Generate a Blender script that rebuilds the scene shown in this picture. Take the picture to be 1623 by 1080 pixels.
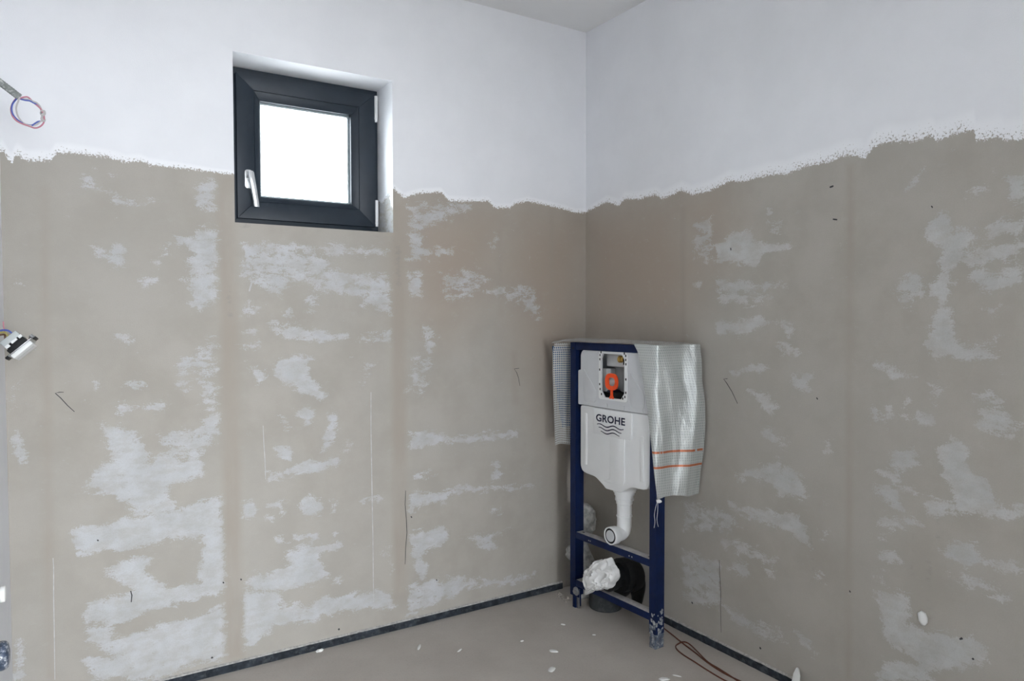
import bpy, bmesh, math, random
import numpy as np
from mathutils import Vector, Matrix, noise as mnoise

for o in list(bpy.data.objects):
    bpy.data.objects.remove(o)
scene = bpy.context.scene
COL = scene.collection
random.seed(7)

# ------------------------------------------------------------------ camera
CAM = np.array([-2.09751, -2.67015, 1.26251])
YAW, PITCH, ROLL, FPX = 0.5638, -0.03288, -0.00145, 1138.83
_f = np.array([math.sin(YAW) * math.cos(PITCH), math.cos(YAW) * math.cos(PITCH), math.sin(PITCH)])
_r0 = np.array([math.cos(YAW), -math.sin(YAW), 0.0])
_u0 = np.cross(_r0, _f)
_r = _r0 * math.cos(ROLL) + _u0 * math.sin(ROLL)
_u = -_r0 * math.sin(ROLL) + _u0 * math.cos(ROLL)
cd = bpy.data.cameras.new('camera')
cd.sensor_width = 36.0
cd.lens = FPX / 1623.0 * 36.0
cd.clip_start = 0.02
cam = bpy.data.objects.new('camera', cd)
COL.objects.link(cam)
m = Matrix.Identity(4)
for i in range(3):
    m[i][0], m[i][1], m[i][2], m[i][3] = _r[i], _u[i], -_f[i], CAM[i]
cam.matrix_world = m
scene.camera = cam

# ------------------------------------------------------------------ light
world = bpy.data.worlds.new('overcast_sky')
scene.world = world
world.use_nodes = True
bg = world.node_tree.nodes['Background']
bg.inputs['Color'].default_value = (0.90, 0.95, 1.0, 1)
bg.inputs['Strength'].default_value = 29.0

ROOM_H = 2.58
XL = -2.235            # left wall
YF = -3.25             # front wall (behind the camera) with the door opening
DOOR = (-2.15, -1.10, 2.12)
WX0, WX1, WZ0, WZ1 = -1.563, -0.966, 1.597, 2.193     # window opening

def portal(name, loc, rot, sx, sy):
    l = bpy.data.lights.new(name, 'AREA')
    l.shape = 'RECTANGLE'; l.size = sx; l.size_y = sy
    l.cycles.is_portal = True
    o = bpy.data.objects.new(name, l)
    o.location = loc; o.rotation_euler = rot
    COL.objects.link(o)
HALL = (-3.6, .2, YF - 3.4)      # unseen room added to shape the daylight: x range and far end
LIGHT_GAP = (-2.75, -.2, 2.2)             # opening in its far end, added and placed to steer daylight onto the walls
portal('hall_portal', ((LIGHT_GAP[0] + LIGHT_GAP[1]) / 2, HALL[2], LIGHT_GAP[2] / 2), (math.radians(90), 0, 0), LIGHT_GAP[1] - LIGHT_GAP[0], LIGHT_GAP[2])
portal('window_portal', ((WX0 + WX1) / 2, .32, (WZ0 + WZ1) / 2), (math.radians(-90), 0, 0), .6, .6)

vs = scene.view_settings
scene.display_settings.display_device = 'sRGB'
vs.view_transform = 'Standard'
vs.look = 'None'
vs.gamma = 1
vs.use_curve_mapping = False
vs.exposure = -0.17
scene.cycles.max_bounces = 10
scene.cycles.diffuse_bounces = 7
scene.cycles.transparent_max_bounces = 16

# ------------------------------------------------------------------ pixel helpers
def ray(q):
    return _f + _r * ((q[0] - 811.5) / FPX) + _u * ((540.0 - q[1]) / FPX)

def on_plane(q, ax, v):
    d = ray(q)
    return CAM + d * ((v - CAM[ax]) / d[ax])

# installation frame: local axes u (along), v (to the wall), z
FO = np.array([-.231, -.19, 0.0])
FU = np.array([.025, -.5, 0.0]); FU /= np.linalg.norm(FU)
FV = np.array([-FU[1], FU[0], 0.0])
FROT = math.atan2(FU[1], FU[0])

def on_frame(q, v=0.0):
    d = ray(q)
    t = ((FO + FV * v - CAM) @ FV) / (d @ FV)
    P = CAM + d * t - FO
    return float(P @ FU), float(P[2])

def frame_world(u, v, z):
    P = FO + FU * u + FV * v
    return (P[0], P[1], z)

# ------------------------------------------------------------------ node helpers
def new_mat(name):
    mt = bpy.data.materials.new(name)
    mt.use_nodes = True
    nt = mt.node_tree
    b = nt.nodes['Principled BSDF']
    return mt, nt, b

def N(nt, kind, **kw):
    n = nt.nodes.new(kind)
    for k, v in kw.items():
        setattr(n, k, v)
    return n

def val(nt, sock, v):
    if hasattr(v, 'is_output') or isinstance(v, bpy.types.NodeSocket):
        nt.links.new(v, sock)
    else:
        sock.default_value = v

def mth(nt, op, a, b=None, c=None, clamp=False):
    n = N(nt, 'ShaderNodeMath', operation=op, use_clamp=clamp)
    val(nt, n.inputs[0], a)
    if b is not None: val(nt, n.inputs[1], b)
    if c is not None: val(nt, n.inputs[2], c)
    return n.outputs[0]

def mixc(nt, fac, a, b):
    n = N(nt, 'ShaderNodeMix', data_type='RGBA')
    val(nt, n.inputs[0], fac)
    val(nt, n.inputs[6], a if not isinstance(a, tuple) else (*a, 1))
    val(nt, n.inputs[7], b if not isinstance(b, tuple) else (*b, 1))
    return n.outputs[2]

def sstep(nt, v, lo, hi):
    n = N(nt, 'ShaderNodeMapRange', interpolation_type='SMOOTHSTEP')
    val(nt, n.inputs[0], v)
    n.inputs[1].default_value = lo; n.inputs[2].default_value = hi
    n.inputs[3].default_value = 0; n.inputs[4].default_value = 1
    return n.outputs[0]

def noise(nt, scale, detail=4, rough=.55, vec=None, mul=None, dist=0.0, coord='Object'):
    if vec is None:
        vec = N(nt, 'ShaderNodeTexCoord').outputs[coord]
    if mul:
        mp = N(nt, 'ShaderNodeMapping')
        nt.links.new(vec, mp.inputs[0]); mp.inputs['Scale'].default_value = mul
        vec = mp.outputs[0]
    n = N(nt, 'ShaderNodeTexNoise')
    nt.links.new(vec, n.inputs['Vector'])
    n.inputs['Scale'].default_value = scale
    n.inputs['Detail'].default_value = detail
    n.inputs['Roughness'].default_value = rough
    n.inputs['Distortion'].default_value = dist
    return n.outputs['Fac']

def attr(nt, name):
    return N(nt, 'ShaderNodeAttribute', attribute_name=name).outputs['Fac']

def bump(nt, bsdf, h, strength, dist):
    n = N(nt, 'ShaderNodeBump')
    val(nt, n.inputs['Height'], h)
    n.inputs['Strength'].default_value = strength
    n.inputs['Distance'].default_value = dist
    nt.links.new(n.outputs[0], bsdf.inputs['Normal'])

def simple(name, col, rough=.5, metal=0.0, spec=.5, var=0.0, scale=30, bmp=0.0, dust=None, dustamt=.0, coat=0.0):
    mt, nt, b = new_mat(name)
    b.inputs['Roughness'].default_value = rough
    b.inputs['Metallic'].default_value = metal
    b.inputs['Specular IOR Level'].default_value = spec
    b.inputs['Coat Weight'].default_value = coat
    n = noise(nt, scale, 5, .6)
    c = mixc(nt, mth(nt, 'MULTIPLY', sstep(nt, n, .35, .65), 1.0),
             tuple(x * (1 - var) for x in col), tuple(min(1, x * (1 + var)) for x in col))
    if dust:
        n2 = noise(nt, scale * 1.7, 6, .65)
        c = mixc(nt, mth(nt, 'MULTIPLY', sstep(nt, n2, .48, .68), dustamt), c, dust)
    nt.links.new(c, b.inputs['Base Color'])
    if bmp:
        bump(nt, b, noise(nt, scale * 3, 4), .6, bmp)
    return mt

# ------------------------------------------------------------------ materials
def plaster_material(name, streak, tone=1.0, pc=((.475, .485, .492), (.54, .552, .57))):
    T = lambda *c: tuple(x * tone * k for x, k in zip(c, (1.015, 1.0, .968)))
    mt, nt, b = new_mat(name)
    tc = N(nt, 'ShaderNodeTexCoord').outputs['Object']
    fine = noise(nt, 1.0, 6, .68, tc, streak, .25)
    med = noise(nt, 5.5, 5, .6, tc)
    grain = noise(nt, 260, 3, .6, tc)
    spk = noise(nt, 150, 4, .7, tc)
    big = noise(nt, 1.7, 3, .5, tc)
    bare = mixc(nt, sstep(nt, med, .32, .68), T(.485, .458, .418), T(.545, .518, .478))
    bare = mixc(nt, mth(nt, 'MULTIPLY', sstep(nt, big, .42, .62), .35), bare, T(.53, .515, .485))
    warm = attr(nt, 'warm')
    bare = mixc(nt, mth(nt, 'MULTIPLY', warm, .9), bare, T(.495, .418, .358))
    # smeared thin filler everywhere a little
    thin = mth(nt, 'MULTIPLY', sstep(nt, fine, .55, .75), .28)
    bare = mixc(nt, thin, bare, T(.57, .565, .55))
    ragged = noise(nt, 1.0, 7, .70, tc, (streak[0] * .75, streak[1] * .75, streak[2] * .85), .35)
    grit = noise(nt, 1.0, 3, .75, tc, (190, 190, 260))
    d = mth(nt, 'ADD', attr(nt, 'putty'), mth(nt, 'MULTIPLY', mth(nt, 'SUBTRACT', ragged, .5), 2.3))
    d = mth(nt, 'ADD', d, mth(nt, 'MULTIPLY', mth(nt, 'SUBTRACT', grit, .5), 1.15))
    pm = sstep(nt, d, .40, .60)
    pm = mth(nt, 'MULTIPLY', pm, mth(nt, 'ADD', .62, mth(nt, 'MULTIPLY', sstep(nt, noise(nt, 1.0, 6, .65, tc, (16, 16, 30)), .36, .6), .45)))
    putty = mixc(nt, sstep(nt, noise(nt, 9, 4, .6, tc), .35, .65), *pc)
    c = mixc(nt, mth(nt, 'MULTIPLY', pm, .85), bare, putty)
    sm = attr(nt, 'seam')
    seamn = noise(nt, 1.0, 5, .6, tc, (9, 9, 2.2))
    sf = mth(nt, 'MULTIPLY', sm, mth(nt, 'ADD', .35, mth(nt, 'MULTIPLY', sstep(nt, seamn, .35, .65), .5)))
    c = mixc(nt, sf, c, (.36, .318, .27))
    dk = attr(nt, 'dark')
    dn = mth(nt, 'ADD', dk, mth(nt, 'MULTIPLY', mth(nt, 'SUBTRACT', fine, .5), 1.2))
    c = mixc(nt, mth(nt, 'MULTIPLY', sstep(nt, dn, .38, .7), .6), c, (.29, .275, .25))
    c = mixc(nt, mth(nt, 'MULTIPLY', sstep(nt, grain, .42, .75), .30), c, (.36, .34, .31))
    pa = mth(nt, 'ADD', attr(nt, 'paint'), mth(nt, 'MULTIPLY', mth(nt, 'SUBTRACT', spk, .5), 1.7))
    pa = mth(nt, 'ADD', pa, mth(nt, 'MULTIPLY', mth(nt, 'SUBTRACT', fine, .5), .35))
    paint = sstep(nt, pa, .46, .56)
    white = mixc(nt, sstep(nt, med, .3, .7), (.80, .81, .84), (.83, .84, .87))
    white = mixc(nt, mth(nt, 'SUBTRACT', 1.0, sstep(nt, attr(nt, 'paint'), .72, 1.05)), white, (.875, .885, .91))
    c = mixc(nt, paint, c, white)
    nt.links.new(c, b.inputs['Base Color'])
    b.inputs['Roughness'].default_value = .82
    b.inputs['Specular IOR Level'].default_value = .25
    h = mth(nt, 'ADD', mth(nt, 'MULTIPLY', paint, .7), mth(nt, 'MULTIPLY', pm, .35))
    h = mth(nt, 'ADD', h, mth(nt, 'MULTIPLY', grain, .35))
    h = mth(nt, 'ADD', h, mth(nt, 'MULTIPLY', seamn, mth(nt, 'MULTIPLY', sm, .5)))
    bump(nt, b, h, .55, .0016)
    return mt

M_BACK = plaster_material('bare_plaster_back', (24, 24, 42), .75)
M_RIGHT = plaster_material('bare_plaster_side', (24, 24, 42), .78, ((.475, .48, .47), (.545, .55, .54)))

def floor_material():
    mt, nt, b = new_mat('screed')
    a = noise(nt, 3.0, 5, .6); f = noise(nt, 120, 4, .65); s = noise(nt, 40, 5, .7)
    c = mixc(nt, sstep(nt, a, .3, .7), (.46, .422, .385), (.525, .487, .447))
    c = mixc(nt, mth(nt, 'MULTIPLY', sstep(nt, f, .5, .8), .35), c, (.33, .305, .28))
    c = mixc(nt, mth(nt, 'MULTIPLY', sstep(nt, s, .64, .72), .4), c, (.60, .57, .53))
    nt.links.new(c, b.inputs['Base Color'])
    b.inputs['Roughness'].default_value = .85
    b.inputs['Specular IOR Level'].default_value = .25
    bump(nt, b, mth(nt, 'ADD', f, mth(nt, 'MULTIPLY', s, .6)), .5, .002)
    return mt
M_FLOOR = floor_material()
M_CEIL = simple('ceiling_paint', (.80, .80, .80), .85, spec=.2, var=.01, scale=4)
M_WHITEWALL = simple('white_wall_paint', (.82, .825, .835), .85, spec=.2, var=.015, scale=5)
M_FOAM = simple('black_foam', (.022, .028, .036), .8, spec=.3, var=.4, scale=25, bmp=.002, dust=(.11, .12, .13), dustamt=.5)
M_RIM = simple('plaster_rim', (.42, .41, .39), .9, var=.2, scale=90, bmp=.002)
M_ANTH = simple('anthracite_pvc', (.014, .022, .033), .48, spec=.35, var=.08, scale=9, dust=(.03, .038, .05), dustamt=.25)
M_ANTH_D = simple('anthracite_gasket', (.008, .010, .013), .6)
M_BEADLIGHT = simple('spacer_bar', (.45, .48, .5), .35, metal=.6)
M_CHROME = simple('satin_aluminium', (.72, .73, .74), .32, metal=.75, var=.05)
M_HINGE = simple('hinge_white', (.70, .71, .72), .4, metal=.2)
M_BLUE = simple('dark_blue_powder_coat', (.0022, .011, .055), .5, spec=.25, var=.15, scale=18, dust=(.02, .035, .08), dustamt=.2)
M_DUSTY = simple('dust_covered_steel', (.42, .41, .40), .9, var=.15, scale=40, bmp=.001)
M_FOOT = simple('cement_smeared_foot', (.10, .12, .16), .85, var=.3, scale=45, bmp=.004, dust=(.40, .41, .40), dustamt=.95)
M_TANK = simple('white_plastic', (.80, .81, .81), .38, var=.02, scale=6)
M_SHROUD = simple('grey_white_plastic', (.60, .615, .635), .5, var=.03, scale=6)
M_CAV = simple('cavity_plastic', (.42, .43, .43), .6, var=.06)
M_CAVL = simple('cavity_light_plastic', (.66, .67, .67), .55, var=.04)
M_BLACK = simple('black_plastic', (.007, .008, .009), .5, spec=.3, var=.2, dust=(.03, .03, .03), dustamt=.3)
M_NAVY = simple('navy_print', (.004, .006, .035), .5)
M_ORANGE = simple('orange_plastic', (.88, .085, .012), .4, var=.05)
M_BRASS = simple('brass', (.55, .36, .10), .35, metal=.9)
M_STEEL = simple('zinc_steel', (.45, .46, .47), .35, metal=.9, var=.1)
M_DGREY = simple('dark_grey_plastic', (.035, .040, .043), .6, var=.15, dust=(.12, .12, .115), dustamt=.3)
M_RAG = simple('white_plastic_film', (.80, .80, .79), .45, var=.03, bmp=.0015)
M_CRUST = simple('plaster_crusted_pipe', (.46, .46, .44), .85, var=.3, scale=40, bmp=.004, dust=(.55, .55, .53), dustamt=.6)
M_CRUMB = simple('plaster_crumb', (.42, .39, .35), .95, var=.35, scale=120)
M_FLAKE = simple('white_filler', (.82, .82, .80), .7, var=.03)
M_BROWN = simple('brown_cable', (.13, .038, .018), .45, var=.1)
M_WPINK = simple('wire_pink', (.55, .22, .28), .45)
M_WBLUE = simple('wire_blue', (.08, .12, .42), .45)
M_WGREY = simple('wire_grey', (.50, .48, .48), .5)
M_WBROWN = simple('wire_brown', (.13, .07, .04), .5)
M_WYELLOW = simple('wire_yellow_green', (.42, .36, .12), .5)
M_CONDUIT = simple('grey_conduit', (.24, .26, .25), .6, var=.2, scale=60, dust=(.62, .63, .62), dustamt=.9)
M_SOCKW = simple('socket_white', (.78, .79, .79), .4)
M_SOCKG = simple('socket_grey', (.45, .48, .48), .45)
M_PENCIL = simple('pencil_line', (.035, .035, .038), .7)
M_BLUEFILM = simple('blue_film', (.030, .10, .24), .4, var=.3, scale=40)
M_CHROMEPLUG = simple('foil_covered_plug', (.05, .07, .11), .4, var=.3, scale=60, dust=(.8, .82, .85), dustamt=.75)

def sheet_material(name, cell_alpha, line_alpha, cell, line, dashes=False):
    mt, nt, b = new_mat(name)
    uv = N(nt, 'ShaderNodeTexCoord').outputs['UV']
    sp = N(nt, 'ShaderNodeSeparateXYZ'); nt.links.new(uv, sp.inputs[0])
    P = .0100
    def tri(s):
        fr = mth(nt, 'FRACT', mth(nt, 'DIVIDE', s, P))
        return mth(nt, 'ABSOLUTE', mth(nt, 'SUBTRACT', fr, .5))
    lx = sstep(nt, tri(sp.outputs[0]), .29, .36)
    ly = sstep(nt, tri(sp.outputs[1]), .29, .36)
    ln = mth(nt, 'MAXIMUM', lx, ly)
    blot = noise(nt, 14, 4, .6)
    teal = noise(nt, 1, 4, .6, None, (14, 14, 5))
    cc = mixc(nt, mth(nt, 'MULTIPLY', sstep(nt, teal, .52, .64), .40 if dashes else 0.0), cell, (.30, .40, .38))
    c = mixc(nt, ln, cc, line)
    c = mixc(nt, mth(nt, 'MULTIPLY', sstep(nt, blot, .5, .7), .30), c, line)
    if dashes:
        dn = noise(nt, 1, 2, .5, uv, (38, 4, 1))
        for h0, hw in ((.183, .0042), (.126, .0042)):
            band = mth(nt, 'LESS_THAN', mth(nt, 'ABSOLUTE', mth(nt, 'SUBTRACT', sp.outputs[1], h0)), hw)
            gap = mth(nt, 'GREATER_THAN', dn, .40 if h0 > .15 else .33)
            c = mixc(nt, mth(nt, 'MULTIPLY', band, mth(nt, 'MULTIPLY', gap, .92)), c, (.62, .17, .055))
    nt.links.new(c, b.inputs['Base Color'])
    b.inputs['Roughness'].default_value = .24
    b.inputs['Metallic'].default_value = .30 if dashes else 0.0
    b.inputs['Specular IOR Level'].default_value = .8
    a = mth(nt, 'ADD', cell_alpha, mth(nt, 'MULTIPLY', ln, line_alpha - cell_alpha))
    nt.links.new(a, b.inputs['Alpha'])
    wr = noise(nt, 1, 6, .65, None, (26, 26, 6))
    h = mth(nt, 'ADD', mth(nt, 'MULTIPLY', ln, .12 if dashes else .25), wr)
    bump(nt, b, h, .7, .009)
    return mt
M_SHEET = sheet_material('woven_sheet', .92, .97, (.54, .57, .555), (.64, .67, .66), True)
M_MESH = sheet_material('woven_sheet_single_layer', .18, .93, (.42, .44, .44), (.72, .73, .71), False)

def glass_material():
    mt, nt, b = new_mat('window_glass')
    nt.nodes.remove(b)
    out = [n for n in nt.nodes if n.type == 'OUTPUT_MATERIAL'][0]
    tr = N(nt, 'ShaderNodeBsdfTransparent'); tr.inputs[0].default_value = (.95, .97, .97, 1)
    gl = N(nt, 'ShaderNodeBsdfGlossy'); gl.inputs['Roughness'].default_value = .02
    lw = N(nt, 'ShaderNodeLayerWeight'); lw.inputs[0].default_value = .5
    fac = mth(nt, 'ADD', .03, mth(nt, 'MULTIPLY', mth(nt, 'POWER', lw.outputs['Facing'], 5.0), .7))
    mx = N(nt, 'ShaderNodeMixShader')
    nt.links.new(fac, mx.inputs[0]); nt.links.new(tr.outputs[0], mx.inputs[1]); nt.links.new(gl.outputs[0], mx.inputs[2])
    nt.links.new(mx.outputs[0], out.inputs[0])
    return mt
M_GLASS = glass_material()

# ------------------------------------------------------------------ mesh helpers
def link(name, me, parent=None):
    o = bpy.data.objects.new(name, me)
    COL.objects.link(o)
    if parent is not None:
        o.parent = parent
    return o

def tag(o, label=None, cat=None, group=None, kind=None):
    if label: o['label'] = label
    if cat: o['category'] = cat
    if group: o['group'] = group
    if kind: o['kind'] = kind
    return o

def empty(name, loc=(0, 0, 0), rz=0.0):
    o = bpy.data.objects.new(name, None)
    o.empty_display_size = .05
    COL.objects.link(o)
    o.location = loc; o.rotation_euler = (0, 0, rz)
    return o

def mesh_obj(name, verts, faces, mat, parent=None, smooth=False, origin=None):
    me = bpy.data.meshes.new(name)
    verts = [tuple(float(c) for c in v) for v in verts]
    if origin is not None:
        verts = [(v[0] - origin[0], v[1] - origin[1], v[2] - origin[2]) for v in verts]
    me.from_pydata(verts, [], faces)
    me.update()
    if mat: me.materials.append(mat)
    if smooth:
        me.polygons.foreach_set('use_smooth', [True] * len(me.polygons))
    o = link(name, me, parent)
    if origin is not None:
        o.location = origin
    return o

def bm_obj(name, bm, mat, parent=None, smooth=False, bevel=0.0, seg=2, origin=None):
    bmesh.ops.recalc_face_normals(bm, faces=bm.faces[:])
    if bevel:
        es = [e for e in bm.edges if len(e.link_faces) == 2 and e.calc_face_angle(0) > math.radians(28)]
        bmesh.ops.bevel(bm, geom=es, offset=bevel, segments=seg, affect='EDGES', profile=.5, clamp_overlap=True)
    if origin is not None:
        bmesh.ops.translate(bm, verts=bm.verts[:], vec=-Vector(origin))
    me = bpy.data.meshes.new(name)
    bm.to_mesh(me); bm.free()
    if mat: me.materials.append(mat)
    if smooth:
        me.polygons.foreach_set('use_smooth', [True] * len(me.polygons))
        try:
            me.set_sharp_from_angle(angle=math.radians(38))
        except Exception:
            pass
    o = link(name, me, parent)
    if origin is not None:
        o.location = origin
    return o

def add_box(bm, c, s, R=None):
    g = bmesh.ops.create_cube(bm, size=1.0)
    M = Matrix.Diagonal((s[0], s[1], s[2], 1))
    if R is not None:
        M = R.to_4x4() @ M
    M = Matrix.Translation(c) @ M
    bmesh.ops.transform(bm, matrix=M, verts=g['verts'])
    return g['verts']

def box_obj(name, lo, hi, mat, parent=None, bevel=.0015, origin=None):
    bm = bmesh.new()
    add_box(bm, [(a + b) / 2 for a, b in zip(lo, hi)], [abs(b - a) for a, b in zip(lo, hi)])
    return bm_obj(name, bm, mat, parent, smooth=bool(bevel), bevel=bevel, origin=origin)

def add_plate(bm, outer, holes, d0, d1, to3):
    """flat polygon with holes, extruded from depth d0 to d1; to3(a, b, d) -> xyz"""
    edges = []
    for loop in [outer] + list(holes):
        vs_ = [bm.verts.new(to3(a, b, d0)) for a, b in loop]
        for i in range(len(vs_)):
            edges.append(bm.edges.new((vs_[i], vs_[(i + 1) % len(vs_)])))
    r = bmesh.ops.triangle_fill(bm, edges=edges, use_beauty=True, use_dissolve=False)
    fs = [g for g in r['geom'] if isinstance(g, bmesh.types.BMFace)]
    bmesh.ops.dissolve_limit(bm, angle_limit=.01, verts=list({v for f in fs for v in f.verts}), edges=list({e for f in fs for e in f.edges}))
    fs = [f for f in bm.faces if all(abs((v.co - Vector(to3(0, 0, d0))).dot(Vector(to3(0, 0, 1)) - Vector(to3(0, 0, 0)))) < 1e-6 for v in f.verts)]
    ex = bmesh.ops.extrude_face_region(bm, geom=fs)
    dv = Vector(to3(0, 0, d1)) - Vector(to3(0, 0, d0))
    bmesh.ops.translate(bm, verts=[g for g in ex['geom'] if isinstance(g, bmesh.types.BMVert)], vec=dv)

def uvz(a, b, d):      # frame-local plate: a=u, b=z, d=v
    return (a, d, b)

def rounded(pts, r, n=4):
    out = []
    k = len(pts)
    for i in range(k):
        p0, p1, p2 = (np.array(pts[(i + j) % k], float) for j in (-1, 0, 1))
        a = (p0 - p1); b = (p2 - p1)
        la, lb = np.linalg.norm(a), np.linalg.norm(b)
        rr = min(r, la * .45, lb * .45)
        A, B = p1 + a / la * rr, p1 + b / lb * rr
        for t in np.linspace(0, 1, n + 1):
            q = (1 - t) ** 2 * A + 2 * t * (1 - t) * p1 + t * t * B
            out.append(tuple(q))
    return out

def catmull(pts, n):
    P = [np.array(p, float) for p in pts]
    P = [2 * P[0] - P[1]] + P + [2 * P[-1] - P[-2]]
    out = []
    for i in range(1, len(P) - 2):
        for t in np.linspace(0, 1, n, endpoint=False):
            a, b, c, d = P[i - 1], P[i], P[i + 1], P[i + 2]
            out.append(.5 * ((2 * b) + (-a + c) * t + (2 * a - 5 * b + 4 * c - d) * t * t + (-a + 3 * b - 3 * c + d) * t ** 3))
    out.append(P[-2])
    return out

def add_tube(V, F, pts, rad, seg=8, caps=True):
    """pts list of arrays, rad scalar or list"""
    n = len(pts)
    pts = [np.array(p, float) for p in pts]
    rads = [rad] * n if np.isscalar(rad) else rad
    base = len(V)
    t0 = pts[1] - pts[0]; t0 /= np.linalg.norm(t0)
    up = np.array([0, 0, 1.0]) if abs(t0[2]) < .9 else np.array([1.0, 0, 0])
    nrm = np.cross(t0, up); nrm /= np.linalg.norm(nrm)
    for i in range(n):
        a = pts[max(0, i - 1)]; b = pts[min(n - 1, i + 1)]
        t = b - a; L = np.linalg.norm(t); t = t / L if L > 1e-9 else t0
        nrm = nrm - t * (nrm @ t); nrm /= np.linalg.norm(nrm)
        bi = np.cross(t, nrm)
        for k in range(seg):
            an = 2 * math.pi * k / seg
            V.append(pts[i] + (nrm * math.cos(an) + bi * math.sin(an)) * rads[i])
    for i in range(n - 1):
        for k in range(seg):
            a = base + i * seg + k; b = base + i * seg + (k + 1) % seg
            F.append((a, b, b + seg, a + seg))
    if caps:
        F.append(tuple(base + k for k in reversed(range(seg))))
        F.append(tuple(base + (n - 1) * seg + k for k in range(seg)))

def tube_obj(name, pts, rad, mat, parent=None, seg=8, n=6, origin=None, smooth=True):
    V, F = [], []
    cp = catmull(pts, n) if n > 1 else pts
    if not np.isscalar(rad):
        rad = list(np.interp(np.linspace(0, len(pts) - 1, len(cp)), range(len(pts)), rad))
    add_tube(V, F, cp, rad, seg)
    o = mesh_obj(name, V, F, mat, parent, smooth, origin)
    try: o.data.set_sharp_from_angle(angle=math.radians(50))
    except Exception: pass
    return o

def add_lathe(V, F, prof, c, axis, seg=20, closed=True):
    """prof: list of (r, h) along axis from c"""
    ax = np.array(axis, float); ax /= np.linalg.norm(ax)
    up = np.array([0, 0, 1.0]) if abs(ax[2]) < .9 else np.array([1.0, 0, 0])
    e1 = np.cross(ax, up); e1 /= np.linalg.norm(e1); e2 = np.cross(ax, e1)
    base = len(V); c = np.array(c, float)
    for r, h in prof:
        for k in range(seg):
            an = 2 * math.pi * k / seg
            V.append(c + ax * h + (e1 * math.cos(an) + e2 * math.sin(an)) * max(r, 1e-5))
    for i in range(len(prof) - 1):
        for k in range(seg):
            a = base + i * seg + k; b = base + i * seg + (k + 1) % seg
            F.append((a, b, b + seg, a + seg))
    if closed:
        F.append(tuple(base + k for k in reversed(range(seg))))
        F.append(tuple(base + (len(prof) - 1) * seg + k for k in range(seg)))

def lathe_obj(name, prof, c, axis, mat, parent=None, seg=24, origin=None):
    V, F = [], []
    add_lathe(V, F, prof, c, axis, seg)
    o = mesh_obj(name, V, F, mat, parent, True, origin)
    try: o.data.set_sharp_from_angle(angle=math.radians(40))
    except Exception: pass
    return o

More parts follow.
